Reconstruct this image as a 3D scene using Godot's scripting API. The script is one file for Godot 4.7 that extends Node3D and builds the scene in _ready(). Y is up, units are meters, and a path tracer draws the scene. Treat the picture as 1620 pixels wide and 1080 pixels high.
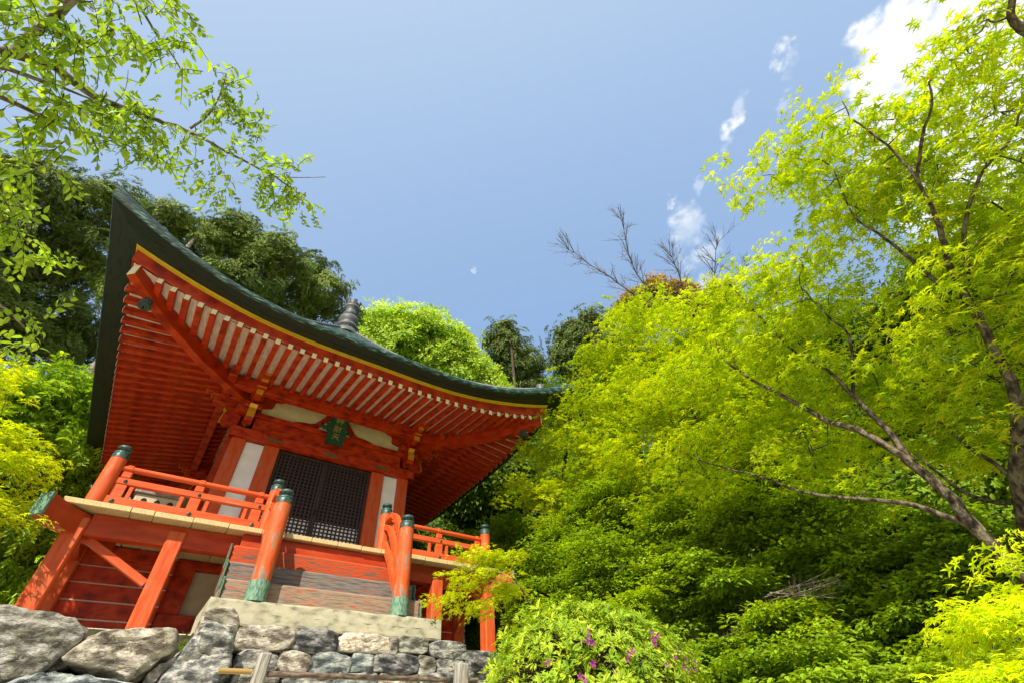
extends Node3D
# A vermilion temple hall on a stone terrace, seen from the path below through a wide lens. y is up; y = 0 is the underside of the veranda boards.

const EYE := Vector3(-1.654, -2.337, 8.813)
const LENS := 712.724                      # focal length in pixels of the 1620 x 1080 photograph
var look := Basis.from_euler(Vector3(deg_to_rad(44.434), deg_to_rad(-39.09), deg_to_rad(-5.34)))
var toward_sun := Vector3(-0.523, 0.70, 0.485).normalized()
var rng := RandomNumberGenerator.new()
var taken := {}
var M := {}
var box_cache := {}
var noise := FastNoiseLite.new()


# ---------------------------------------------------------------- mesh collector
class MB:
	var v := PackedVector3Array()
	var n := PackedVector3Array()
	var c := PackedColorArray()
	var i := PackedInt32Array()
	var tint := Color.WHITE
	var colored := false

	func vert(p: Vector3, nor: Vector3) -> int:
		v.append(p)
		n.append(nor)
		if colored:
			c.append(tint)
		return v.size() - 1

	func tri(a: Vector3, b: Vector3, d: Vector3, out: Vector3) -> void:
		var nn := (b - a).cross(d - a).normalized()
		if nn.dot(out) < 0.0:
			var t := b
			b = d
			d = t
			nn = -nn
		var k := vert(a, nn)
		vert(b, nn)
		vert(d, nn)
		i.append_array(PackedInt32Array([k, k + 2, k + 1]))

	func poly(p: Array, out: Vector3) -> void:
		for k in range(1, p.size() - 1):
			tri(p[0], p[k], p[k + 1], out)

	func box(at: Vector3, size: Vector3, ch: float, b := Basis.IDENTITY) -> void:
		var h := size * 0.5
		var q := minf(ch, minf(h.x, minf(h.y, h.z)) * 0.6)
		var g := h - Vector3(q, q, q)
		for s in [-1.0, 1.0]:
			poly([at + b * Vector3(s * h.x, -g.y, -g.z), at + b * Vector3(s * h.x, g.y, -g.z), at + b * Vector3(s * h.x, g.y, g.z), at + b * Vector3(s * h.x, -g.y, g.z)], b * Vector3(s, 0, 0))
			poly([at + b * Vector3(-g.x, s * h.y, -g.z), at + b * Vector3(g.x, s * h.y, -g.z), at + b * Vector3(g.x, s * h.y, g.z), at + b * Vector3(-g.x, s * h.y, g.z)], b * Vector3(0, s, 0))
			poly([at + b * Vector3(-g.x, -g.y, s * h.z), at + b * Vector3(g.x, -g.y, s * h.z), at + b * Vector3(g.x, g.y, s * h.z), at + b * Vector3(-g.x, g.y, s * h.z)], b * Vector3(0, 0, s))
		if q < 0.0005:
			return
		for s in [-1.0, 1.0]:
			for t in [-1.0, 1.0]:
				poly([at + b * Vector3(s * h.x, t * g.y, -g.z), at + b * Vector3(s * g.x, t * h.y, -g.z), at + b * Vector3(s * g.x, t * h.y, g.z), at + b * Vector3(s * h.x, t * g.y, g.z)], b * Vector3(s, t, 0))
				poly([at + b * Vector3(s * h.x, -g.y, t * g.z), at + b * Vector3(s * g.x, -g.y, t * h.z), at + b * Vector3(s * g.x, g.y, t * h.z), at + b * Vector3(s * h.x, g.y, t * g.z)], b * Vector3(s, 0, t))
				poly([at + b * Vector3(-g.x, s * h.y, t * g.z), at + b * Vector3(-g.x, s * g.y, t * h.z), at + b * Vector3(g.x, s * g.y, t * h.z), at + b * Vector3(g.x, s * h.y, t * g.z)], b * Vector3(0, s, t))
				for u in [-1.0, 1.0]:
					tri(at + b * Vector3(s * h.x, t * g.y, u * g.z), at + b * Vector3(s * g.x, t * h.y, u * g.z), at + b * Vector3(s * g.x, t * g.y, u * h.z), b * Vector3(s, t, u))

	# rows of points, all of one length; closed joins the last column to the first; smooth normals
	func grid(rows: Array, closed := false, flip := false, flat := false) -> void:
		var R := rows.size()
		var W: int = rows[0].size()
		if flat:
			for r in R - 1:
				for k in W - (0 if closed else 1):
					var k2 := (k + 1) % W
					var a: Vector3 = rows[r][k]
					var b: Vector3 = rows[r][k2]
					var d: Vector3 = rows[r + 1][k2]
					var e: Vector3 = rows[r + 1][k]
					var o := (b - a).cross(e - a) * (-1.0 if flip else 1.0)
					if o.length_squared() < 1e-14:
						o = (d - b).cross(e - d) * (-1.0 if flip else 1.0)
					tri(a, b, d, o)
					tri(a, d, e, o)
			return
		var base := v.size()
		for r in R:
			for k in W:
				var pu: Vector3
				if closed:
					pu = rows[r][(k + 1) % W] - rows[r][(k + W - 1) % W]
				else:
					pu = rows[r][mini(k + 1, W - 1)] - rows[r][maxi(k - 1, 0)]
				var pv: Vector3 = rows[mini(r + 1, R - 1)][k] - rows[maxi(r - 1, 0)][k]
				var nn := pu.cross(pv)
				if nn.length_squared() < 1e-16:
					nn = Vector3.UP
				nn = nn.normalized() * (-1.0 if flip else 1.0)
				vert(rows[r][k], nn)
		for r in R - 1:
			for k in W - (0 if closed else 1):
				var k2 := (k + 1) % W
				var a := base + r * W + k
				var b := base + r * W + k2
				var d := base + (r + 1) * W + k2
				var e := base + (r + 1) * W + k
				if flip:
					i.append_array(PackedInt32Array([a, b, d, a, d, e]))
				else:
					i.append_array(PackedInt32Array([a, d, b, a, e, d]))

	func tube(pts: PackedVector3Array, r0: float, r1: float, sides: int, caps := true, taper := 1.0) -> void:
		var rows := []
		var last := pts.size() - 1
		var side := Vector3.ZERO
		for k in last + 1:
			var d := (pts[mini(k + 1, last)] - pts[maxi(k - 1, 0)]).normalized()
			if side == Vector3.ZERO:
				side = d.cross(Vector3.UP if absf(d.y) < 0.9 else Vector3.RIGHT).normalized()
			side = (side - d * side.dot(d)).normalized()
			var up := d.cross(side)
			var rad := lerpf(r0, r1, pow(float(k) / last, taper))
			var row := []
			for s in sides:
				var a := TAU * s / sides
				row.append(pts[k] + (side * cos(a) + up * sin(a)) * rad)
			rows.append(row)
		grid(rows, true)
		if caps:
			poly(rows[0], pts[0] - pts[1])
			poly(rows[last], pts[last] - pts[last - 1])

	# profile of (radius, height) pairs round the y axis
	func lathe(at: Vector3, prof: Array, sides: int) -> void:
		var rows := []
		for p in prof:
			var row := []
			for s in sides:
				var a := TAU * s / sides
				row.append(at + Vector3(cos(a) * p.x, p.y, sin(a) * p.x))
			rows.append(row)
		grid(rows, true, true)
		poly(rows[0], Vector3.DOWN)
		poly(rows[rows.size() - 1], Vector3.UP)

	# a polygon in x and y, extruded from z0 to z1
	func prism(p: PackedVector2Array, z0: float, z1: float, t := Transform3D.IDENTITY) -> void:
		var k := Geometry2D.triangulate_polygon(p)
		for j in range(0, k.size(), 3):
			for z in [z0, z1]:
				tri(t * Vector3(p[k[j]].x, p[k[j]].y, z), t * Vector3(p[k[j + 1]].x, p[k[j + 1]].y, z), t * Vector3(p[k[j + 2]].x, p[k[j + 2]].y, z), t.basis * Vector3(0, 0, z - (z0 + z1) * 0.5))
		var turn := -1.0 if Geometry2D.is_polygon_clockwise(p) else 1.0
		for j in p.size():
			var a := p[j]
			var b := p[(j + 1) % p.size()]
			var o := t.basis * Vector3((b - a).y, -(b - a).x, 0) * turn
			poly([t * Vector3(a.x, a.y, z0), t * Vector3(b.x, b.y, z0), t * Vector3(b.x, b.y, z1), t * Vector3(a.x, a.y, z1)], o)

	func mesh() -> ArrayMesh:
		var a := []
		a.resize(Mesh.ARRAY_MAX)
		a[Mesh.ARRAY_VERTEX] = v
		a[Mesh.ARRAY_NORMAL] = n
		if colored:
			a[Mesh.ARRAY_COLOR] = c
		a[Mesh.ARRAY_INDEX] = i
		var m := ArrayMesh.new()
		m.add_surface_from_arrays(Mesh.PRIMITIVE_TRIANGLES, a)
		return m


# ---------------------------------------------------------------- naming
func numbered(called: String) -> String:
	var k: int = taken.get(called, -1) + 1
	taken[called] = k
	return called if k == 0 else "%s_%03d" % [called, k]


func tag(o: Node3D, label := "", category := "", group := "", kind := "") -> void:
	if label:
		o.set_meta("label", label)
	if category:
		o.set_meta("category", category)
	if group:
		o.set_meta("group", group)
	if kind:
		o.set_meta("kind", kind)


func thing(called: String, label: String, category: String, at := Vector3.ZERO, group := "") -> Node3D:
	var o := Node3D.new()
	o.name = numbered(called)
	add_child(o)
	o.position = at
	tag(o, label, category, group)
	return o


func put(called: String, mesh: Mesh, mat: Material, parent: Node3D, where := Transform3D.IDENTITY) -> MeshInstance3D:
	var o := MeshInstance3D.new()
	o.name = called if parent != self else numbered(called)
	o.mesh = mesh
	o.material_override = null
	for s in mesh.get_surface_count():
		o.set_surface_override_material(s, mat)
	o.transform = where
	parent.add_child(o, true)
	return o


func box_mesh(size: Vector3, ch := 0.006) -> ArrayMesh:
	var key := "%.3f %.3f %.3f %.4f" % [size.x, size.y, size.z, ch]
	if not box_cache.has(key):
		var b := MB.new()
		b.box(Vector3.ZERO, size, ch)
		box_cache[key] = b.mesh()
	return box_cache[key]


func block(called: String, at: Vector3, size: Vector3, mat: Material, parent: Node3D, ch := 0.006, turn := Basis.IDENTITY) -> MeshInstance3D:
	return put(called, box_mesh(size, ch), mat, parent, Transform3D(turn, at))


# a straight timber from a to b, h high and w wide; its own x axis runs along it
func timber(called: String, a: Vector3, b: Vector3, w: float, h: float, mat: Material, parent: Node3D, ch := 0.006) -> MeshInstance3D:
	var x := (b - a).normalized()
	var z := x.cross(Vector3.UP if absf(x.y) < 0.95 else Vector3.FORWARD).normalized()
	var y := z.cross(x)
	return put(called, box_mesh(Vector3(snappedf((b - a).length(), 0.001), h, w), ch), mat, parent, Transform3D(Basis(x, y, z), (a + b) * 0.5))


# ---------------------------------------------------------------- materials
func srgb(r: int, g: int, b: int) -> Color:
	return Color(r / 255.0, g / 255.0, b / 255.0)


func field(freq: float, oct: int, kind := FastNoiseLite.TYPE_SIMPLEX_SMOOTH, seedv := 1) -> FastNoiseLite:
	var f := FastNoiseLite.new()
	f.seed = seedv
	f.noise_type = kind
	f.frequency = freq
	f.fractal_octaves = oct
	f.fractal_type = FastNoiseLite.FRACTAL_FBM
	return f


func tex(f: FastNoiseLite, cols: Array = [], offs: Array = [], side := 512) -> NoiseTexture2D:
	var t := NoiseTexture2D.new()
	t.width = side
	t.height = side
	t.seamless = true
	t.seamless_blend_skirt = 0.2
	t.noise = f
	t.generate_mipmaps = false
	if cols.size():
		var g := Gradient.new()
		g.offsets = PackedFloat32Array(offs)
		g.colors = PackedColorArray(cols)
		t.color_ramp = g
	return t


func surf(color_map: Texture2D, scale: Vector3, rough: float, bump: Texture2D = null, bump_cm := 0.0, world := false) -> StandardMaterial3D:
	var m := StandardMaterial3D.new()
	m.albedo_texture = color_map
	m.uv1_triplanar = true
	m.uv1_world_triplanar = world
	m.uv1_triplanar_sharpness = 4.0
	m.uv1_scale = scale
	m.roughness = rough
	m.metallic_specular = 0.4
	if bump:
		m.heightmap_enabled = true
		m.heightmap_texture = bump
		m.heightmap_scale = bump_cm
	return m


func plain(c: Color, rough: float, metal := 0.0) -> StandardMaterial3D:
	var m := StandardMaterial3D.new()
	m.albedo_color = c
	m.roughness = rough
	m.metallic = metal
	return m


func leafy(trans: Color, rough := 0.55) -> StandardMaterial3D:
	var m := StandardMaterial3D.new()
	m.albedo_color = Color.WHITE
	m.vertex_color_use_as_albedo = true
	m.roughness = rough
	m.metallic_specular = 0.35
	m.cull_mode = BaseMaterial3D.CULL_DISABLED
	m.backlight_enabled = true
	m.backlight = trans
	return m


func make_materials() -> void:
	var grain := tex(field(0.02, 5, FastNoiseLite.TYPE_SIMPLEX_SMOOTH, 3))
	var rugged := tex(field(0.012, 6, FastNoiseLite.TYPE_SIMPLEX_SMOOTH, 8))
	var fine := tex(field(0.05, 4, FastNoiseLite.TYPE_SIMPLEX_SMOOTH, 21))
	var along := Vector3(0.25, 3.0, 3.0)
	var red := tex(field(0.008, 6, FastNoiseLite.TYPE_SIMPLEX_SMOOTH, 5), [srgb(124, 30, 3), srgb(160, 42, 4), srgb(178, 50, 6), srgb(190, 66, 18), srgb(158, 48, 8)], [0.15, 0.36, 0.55, 0.74, 0.92])
	M.red = surf(red, Vector3(0.4, 1.6, 1.6), 0.5, grain, 0.12)
	M.red.uv1_world_triplanar = true
	M.red.uv1_scale = Vector3(0.9, 1.3, 0.9)
	M.red_even = surf(red, Vector3(0.7, 0.7, 0.7), 0.5, grain, 0.1)
	var worn := [srgb(132, 112, 98), srgb(154, 122, 100), srgb(194, 92, 46), srgb(204, 86, 36), srgb(190, 70, 24)]
	M.worn_post = surf(tex(field(0.011, 6, FastNoiseLite.TYPE_SIMPLEX_SMOOTH, 31), worn, [0.20, 0.33, 0.40, 0.6, 0.9]), Vector3(2.2, 0.45, 2.2), 0.6, grain, 0.25)
	M.post_red = surf(tex(field(0.011, 6, FastNoiseLite.TYPE_SIMPLEX_SMOOTH, 41), worn, [0.02, 0.12, 0.2, 0.5, 0.9]), Vector3(2.2, 0.45, 2.2), 0.55, grain, 0.2)
	M.faded = surf(tex(field(0.008, 6, FastNoiseLite.TYPE_SIMPLEX_SMOOTH, 43), [srgb(156, 50, 12), srgb(174, 60, 16), srgb(184, 72, 26)], [0.15, 0.5, 0.85]), Vector3(0.4, 1.6, 1.6), 0.55, grain, 0.15)
	M.rail = surf(tex(field(0.011, 6, FastNoiseLite.TYPE_SIMPLEX_SMOOTH, 42), worn, [0.02, 0.12, 0.2, 0.5, 0.9]), Vector3(0.3, 2.0, 2.0), 0.55, grain, 0.2)
	var step_cols := [[srgb(112, 94, 80), srgb(140, 120, 102), srgb(156, 134, 112), srgb(160, 104, 78), srgb(172, 78, 48)], [srgb(84, 80, 76), srgb(108, 102, 95), srgb(128, 120, 110), srgb(136, 98, 82), srgb(172, 70, 34)], [srgb(98, 82, 74), srgb(130, 86, 66), srgb(172, 76, 38), srgb(188, 74, 30), srgb(176, 64, 24)]]
	var kinds := [[0.1, 0.35, 0.60, 0.72, 0.9], [0.1, 0.35, 0.66, 0.78, 0.92], [0.12, 0.30, 0.42, 0.6, 0.85]]
	for k in 3:
		M["step%d" % k] = surf(tex(field(0.009, 6, FastNoiseLite.TYPE_SIMPLEX_SMOOTH, 50 + k), step_cols[k], kinds[k]), Vector3(0.7, 7.0, 7.0), 0.75, grain, 0.25)
	M.plank = surf(tex(field(0.02, 5, FastNoiseLite.TYPE_SIMPLEX_SMOOTH, 61), [srgb(184, 162, 108), srgb(198, 178, 126), srgb(204, 188, 140)], [0.1, 0.5, 0.9]), Vector3(4.5, 1.5, 0.5), 0.7, grain, 0.1)
	M.board = surf(tex(field(0.02, 5, FastNoiseLite.TYPE_SIMPLEX_SMOOTH, 62), [srgb(26, 36, 28), srgb(40, 48, 36), srgb(34, 46, 38)], [0.2, 0.5, 0.8]), Vector3(0.4, 1.5, 1.5), 0.6, grain, 0.1)
	M.copper = surf(tex(field(0.012, 6, FastNoiseLite.TYPE_SIMPLEX_SMOOTH, 63), [srgb(16, 26, 24), srgb(27, 46, 38), srgb(46, 78, 64), srgb(108, 142, 124)], [0.25, 0.48, 0.66, 0.85]), Vector3(0.9, 5.0, 5.0), 0.5, grain, 0.3)
	M.patina = surf(tex(field(0.014, 6, FastNoiseLite.TYPE_SIMPLEX_SMOOTH, 64), [srgb(66, 92, 78), srgb(94, 128, 106), srgb(112, 146, 122), srgb(130, 150, 116)], [0.1, 0.42, 0.66, 0.9]), Vector3(5.0, 1.6, 5.0), 0.6, grain, 0.2)
	M.bronze = surf(tex(field(0.02, 4, FastNoiseLite.TYPE_SIMPLEX_SMOOTH, 65), [srgb(42, 58, 56), srgb(66, 90, 84), srgb(84, 110, 100)], [0.25, 0.5, 0.8]), Vector3(3, 3, 3), 0.42, grain, 0.1)
	M.bronze.metallic = 0.35
	M.yellow = surf(tex(field(0.02, 3, FastNoiseLite.TYPE_SIMPLEX_SMOOTH, 66), [srgb(206, 166, 24), srgb(222, 188, 48)], [0.2, 0.8]), Vector3(0.6, 2, 2), 0.55)
	M.cream = surf(tex(field(0.01, 4, FastNoiseLite.TYPE_SIMPLEX_SMOOTH, 67), [srgb(216, 202, 150), srgb(228, 216, 168)], [0.2, 0.8]), Vector3(0.8, 0.8, 0.8), 0.85, fine, 0.05)
	M.rafter_end = plain(srgb(232, 218, 170), 0.7)
	M.plaster = surf(tex(field(0.01, 4, FastNoiseLite.TYPE_SIMPLEX_SMOOTH, 68), [srgb(236, 236, 232), srgb(246, 246, 243)], [0.2, 0.8]), Vector3(0.8, 0.8, 0.8), 0.85, fine, 0.05)
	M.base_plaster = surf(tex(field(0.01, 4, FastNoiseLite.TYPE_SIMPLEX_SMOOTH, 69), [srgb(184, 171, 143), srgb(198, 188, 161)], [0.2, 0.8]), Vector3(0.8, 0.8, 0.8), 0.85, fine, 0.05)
	M.soffit = surf(tex(field(0.02, 5, FastNoiseLite.TYPE_SIMPLEX_SMOOTH, 70), [srgb(204, 188, 172), srgb(226, 214, 200)], [0.25, 0.7]), Vector3(2.0, 2.0, 0.4), 0.8)
	M.gold = plain(srgb(214, 160, 34), 0.4, 0.25)
	M.old_gold = plain(srgb(168, 136, 56), 0.5, 0.2)
	M.lattice = surf(tex(field(0.02, 4, FastNoiseLite.TYPE_SIMPLEX_SMOOTH, 71), [srgb(46, 34, 32), srgb(78, 62, 58)], [0.2, 0.8]), Vector3(3, 3, 3), 0.55)
	M.dark = plain(srgb(14, 11, 11), 0.9)
	M.paper = plain(srgb(246, 246, 246), 0.9)
	M.verdigris = plain(srgb(50, 108, 66), 0.5, 0.1)
	M.plaque = surf(tex(field(0.02, 4, FastNoiseLite.TYPE_SIMPLEX_SMOOTH, 72), [srgb(14, 58, 34), srgb(24, 84, 48)], [0.2, 0.8]), Vector3(2, 2, 2), 0.45)
	M.iron = plain(srgb(40, 40, 42), 0.5, 0.6)
	M.tile = surf(tex(field(0.02, 4, FastNoiseLite.TYPE_SIMPLEX_SMOOTH, 73), [srgb(70, 72, 74), srgb(112, 114, 114)], [0.2, 0.8]), Vector3(2, 2, 2), 0.5)
	M.slab = surf(tex(field(0.02, 6, FastNoiseLite.TYPE_SIMPLEX_SMOOTH, 74), [srgb(120, 116, 92), srgb(172, 166, 140), srgb(186, 180, 154), srgb(180, 162, 118)], [0.1, 0.4, 0.7, 0.95]), Vector3(0.5, 0.9, 0.9), 0.9, rugged, 0.6)
	var stone := [
		[srgb(68, 69, 68), srgb(113, 113, 109), srgb(163, 162, 154), srgb(196, 191, 178)],
		[srgb(93, 85, 74), srgb(140, 131, 115), srgb(180, 173, 155), srgb(207, 198, 179)],
		[srgb(153, 139, 121), srgb(205, 194, 174), srgb(233, 224, 207), srgb(188, 157, 125)],
		[srgb(68, 74, 75), srgb(106, 113, 113), srgb(146, 152, 148), srgb(185, 189, 180)],
		[srgb(42, 42, 43), srgb(77, 77, 77), srgb(120, 119, 116), srgb(167, 164, 157)],
		[srgb(73, 69, 60), srgb(117, 113, 101), srgb(157, 152, 139), srgb(182, 180, 172)],
	]
	var cracks := field(0.007, 7, FastNoiseLite.TYPE_SIMPLEX, 80)
	cracks.fractal_type = FastNoiseLite.FRACTAL_RIDGED
	cracks.fractal_gain = 0.6
	cracks.domain_warp_enabled = true
	cracks.domain_warp_amplitude = 40.0
	var craggy := tex(cracks)
	for k in stone.size():
		var f := field(0.006, 8, FastNoiseLite.TYPE_SIMPLEX, 81 + k)
		f.fractal_gain = 0.62
		f.domain_warp_enabled = true
		f.domain_warp_amplitude = 60.0
		f.domain_warp_frequency = 0.01
		M["stone%d" % k] = surf(tex(f, stone[k], [0.22, 0.44, 0.6, 0.8]), Vector3(1.3, 2.7, 1.9), 0.9, craggy, -2.2)
	M.earth = surf(tex(field(0.02, 6, FastNoiseLite.TYPE_SIMPLEX_SMOOTH, 90), [srgb(44, 38, 26), srgb(72, 66, 44), srgb(66, 80, 38)], [0.2, 0.5, 0.8]), Vector3(0.5, 0.5, 0.5), 0.95, rugged, 3.0, true)
	M.gravel = surf(tex(field(0.03, 5, FastNoiseLite.TYPE_SIMPLEX_SMOOTH, 91), [srgb(186, 178, 158), srgb(210, 203, 186)], [0.2, 0.8]), Vector3(0.8, 0.8, 0.8), 0.95, fine, 1.5, true)
	M.bark = surf(tex(field(0.012, 6, FastNoiseLite.TYPE_SIMPLEX, 92), [srgb(42, 34, 26), srgb(84, 72, 56), srgb(128, 116, 92), srgb(78, 84, 58)], [0.2, 0.45, 0.7, 0.9]), Vector3(2.5, 1.6, 2.5), 0.9, craggy, 1.2)
	M.bark_grey = surf(tex(field(0.012, 6, FastNoiseLite.TYPE_SIMPLEX, 93), [srgb(70, 60, 52), srgb(122, 108, 96), srgb(160, 148, 134)], [0.2, 0.5, 0.8]), Vector3(2.5, 1.6, 2.5), 0.9, craggy, 0.6)
	M.bark_dark = surf(tex(field(0.012, 6, FastNoiseLite.TYPE_SIMPLEX, 94), [srgb(40, 30, 22), srgb(82, 66, 52), srgb(110, 94, 78)], [0.2, 0.5, 0.8]), Vector3(2, 1, 2), 0.9)
	M.old_wood = surf(tex(field(0.014, 6, FastNoiseLite.TYPE_SIMPLEX_SMOOTH, 95), [srgb(107, 102, 93), srgb(146, 141, 130), srgb(170, 164, 154)], [0.2, 0.5, 0.8]), Vector3(6, 0.7, 6), 0.85, grain, 0.5)
	M.bamboo = surf(tex(field(0.014, 6, FastNoiseLite.TYPE_SIMPLEX_SMOOTH, 96), [srgb(62, 50, 42), srgb(104, 88, 74), srgb(134, 116, 98)], [0.2, 0.5, 0.8]), Vector3(1.5, 4, 4), 0.6)
	M.bamboo_pale = plain(srgb(158, 128, 70), 0.6)
	M.maple = leafy(Color(1.0, 0.97, 0.45))
	M.cherry = leafy(Color(1.0, 0.98, 0.5), 0.45)
	M.broad = leafy(Color(1.0, 0.97, 0.45), 0.45)
	M.conifer = leafy(Color(0.3, 0.3, 0.18), 0.6)
	M.petal = leafy(Color(0.8, 0.8, 0.8), 0.6)


# ---------------------------------------------------------------- leaves
func maple_leaf(b: MB, at: Vector3, dir: Vector3, nor: Vector3, s: float) -> void:
	var side := nor.cross(dir).normalized()
	var ang := [-2.15, -1.15, 0.0, 1.15, 2.15]
	var lens := [0.55, 0.85, 1.0, 0.85, 0.55]
	var prev := at - dir * s * 0.08
	for k in 5:
		var a: float = ang[k]
		var l: float = lens[k] * s
		var d := dir * cos(a) + side * sin(a)
		var tip := at + d * l - nor * l * 0.22
		var e := (dir * cos(a - 0.2) + side * sin(a - 0.2)) * l * 0.52
		var f := (dir * cos(a + 0.2) + side * sin(a + 0.2)) * l * 0.52
		b.tri(at, at + e, tip, nor)
		b.tri(at, tip, at + f, nor)
		if k < 4:
			var m: float = (ang[k] + ang[k + 1]) * 0.5
			b.tri(at, at + f, at + (dir * cos(m) + side * sin(m)) * s * 0.26, nor)
			var l2: float = lens[k + 1] * s
			b.tri(at, at + (dir * cos(m) + side * sin(m)) * s * 0.26, at + (dir * cos(ang[k + 1] - 0.2) + side * sin(ang[k + 1] - 0.2)) * l2 * 0.52, nor)


func oval_leaf(b: MB, at: Vector3, dir: Vector3, nor: Vector3, l: float, w: float) -> void:
	var side := nor.cross(dir).normalized() * w * 0.5
	var mid := at + dir * l * 0.5 - nor * l * 0.03
	var tip := at + dir * l - nor * l * 0.2
	for s in [-1.0, 1.0]:
		var a: Vector3 = at + dir * l * 0.28 + side * s * 0.92 + nor * w * 0.12
		var e: Vector3 = at + dir * l * 0.64 + side * s * 0.84 + nor * w * 0.08 - nor * l * 0.05
		b.tri(at, a, mid, nor)
		b.tri(mid, a, e, nor)
		b.tri(mid, e, tip, nor)


func shade(c: Color, lo: float, hi: float) -> Color:
	var k := rng.randf_range(lo, hi)
	var w := rng.randf_range(-0.12, 0.12)
	return Color(c.r * k * (1.0 + w), c.g * k, c.b * k)


func maple_spray(c: Color, count: int, s: float, reach: float) -> ArrayMesh:
	var b := MB.new()
	b.colored = true
	for k in count:
		var a := rng.randf_range(-0.9, 0.9)
		var r := reach * sqrt(rng.randf_range(0.02, 1.0))
		var at := Vector3(cos(a) * r, rng.randf_range(-0.1, 0.1) * reach - r * r * 0.35 / reach, sin(a) * r)
		var d := Vector3(cos(a * 1.4), rng.randf_range(-0.45, 0.1), sin(a * 1.4) + rng.randf_range(-0.5, 0.5)).normalized()
		var nn := Vector3(rng.randf_range(-0.4, 0.4), 1, rng.randf_range(-0.4, 0.4))
		nn = (nn - d * nn.dot(d)).normalized()
		b.tint = shade(c, 0.75, 1.25)
		maple_leaf(b, at, d, nn, s * rng.randf_range(0.7, 1.2))
	return b.mesh()


func oval_spray(c: Color, count: int, l: float, w: float, reach: float, droop: float, stem: bool) -> ArrayMesh:
	var b := MB.new()
	b.colored = true
	if stem:
		b.tint = Color(0.06, 0.045, 0.03)
		b.tube(PackedVector3Array([Vector3.ZERO, Vector3(reach * 0.5, -droop * reach * 0.12, 0), Vector3(reach, -droop * reach * 0.5, 0)]), 0.0028, 0.0012, 4, false)
	for k in count:
		var t := (k + 0.5) / count
		var at := Vector3(reach * t, -droop * reach * 0.5 * t * t, 0)
		var s := -1.0 if k % 2 else 1.0
		var d := Vector3(rng.randf_range(0.3, 0.9), rng.randf_range(-0.9, 0.1) * droop, s * rng.randf_range(0.4, 1.0)).normalized()
		var nn := Vector3(rng.randf_range(-0.5, 0.5), 1, rng.randf_range(-0.5, 0.5))
		nn = (nn - d * nn.dot(d)).normalized()
		b.tint = shade(c, 0.75, 1.3)
		oval_leaf(b, at, d, nn, l * rng.randf_range(0.7, 1.2), w * rng.randf_range(0.8, 1.15))
	return b.mesh()


func flat_spray(c: Color, count: int, l: float, w: float, reach: float) -> ArrayMesh:
	var b := MB.new()
	b.colored = true
	for k in count:
		var a := rng.randf_range(-1.1, 1.1)
		var r := reach * sqrt(rng.randf_range(0.02, 1.0))
		var at := Vector3(cos(a) * r, rng.randf_range(-0.14, 0.14) * reach - r * r * 0.3 / reach, sin(a) * r)
		var d := Vector3(cos(a * 1.3), rng.randf_range(-0.5, 0.3), sin(a * 1.3) + rng.randf_range(-0.6, 0.6)).normalized()
		var nn := Vector3(rng.randf_range(-0.6, 0.6), 1, rng.randf_range(-0.6, 0.6))
		nn = (nn - d * nn.dot(d)).normalized()
		b.tint = shade(c, 0.65, 1.3)
		oval_leaf(b, at, d, nn, l * rng.randf_range(0.7, 1.2), w * rng.randf_range(0.8, 1.2))
	return b.mesh()


func tuft(c: Color, count: int, l: float, w: float, reach: float, up: float) -> ArrayMesh:
	var b := MB.new()
	b.colored = true
	for k in count:
		var a := rng.randf() * TAU
		var d := Vector3(cos(a), rng.randf_range(up - 0.4, up + 0.5), sin(a)).normalized()
		var at := d * reach * rng.randf_range(0.1, 1.0) * Vector3(1, 0.6, 1)
		var nn := Vector3(rng.randf_range(-0.4, 0.4), 1.0, rng.randf_range(-0.4, 0.4))
		nn = (nn - d * nn.dot(d)).normalized()
		b.tint = shade(c, 0.7, 1.3)
		oval_leaf(b, at, d, nn, l * rng.randf_range(0.7, 1.25), w * rng.randf_range(0.8, 1.2))
	return b.mesh()


func fan_spray(c: Color, count: int, l: float) -> ArrayMesh:        # flat drooping fan of scale leaves
	var b := MB.new()
	b.colored = true
	for k in count:
		var t := rng.randf()
		var s := -1.0 if rng.randf() < 0.5 else 1.0
		var a := s * rng.randf_range(0.2, 1.0)
		var at := Vector3(l * 0.75 * t, -0.35 * l * t * t + rng.randf_range(-0.05, 0.05) * l, s * rng.randf_range(0.0, 0.16) * l)
		var d := Vector3(cos(a), rng.randf_range(-0.6, 0.25), sin(a)).normalized()
		var nn := Vector3(rng.randf_range(-0.6, 0.6), 1, rng.randf_range(-0.6, 0.6))
		nn = (nn - d * nn.dot(d)).normalized()
		b.tint = shade(c, 0.6, 1.35)
		oval_leaf(b, at, d, nn, l * rng.randf_range(0.14, 0.28), l * 0.045)
	return b.mesh()


# ---------------------------------------------------------------- plants
func at(x: float, y: float, d: float) -> Vector3:
	return EYE + look * Vector3((x - 810.0) / LENS, (540.0 - y) / LENS, -1.0).normalized() * d


# a clump of a crown: centre, radii in metres; r is its size in pixels of the photograph
func clump(x: float, y: float, d: float, r: float, flat := 0.8) -> Array:
	var p := at(x, y, d)
	var m := r / LENS * d * (look.inverse() * (p - EYE).normalized()).z * -1.0
	return [p, Vector3(m, m * flat, m)]


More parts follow.
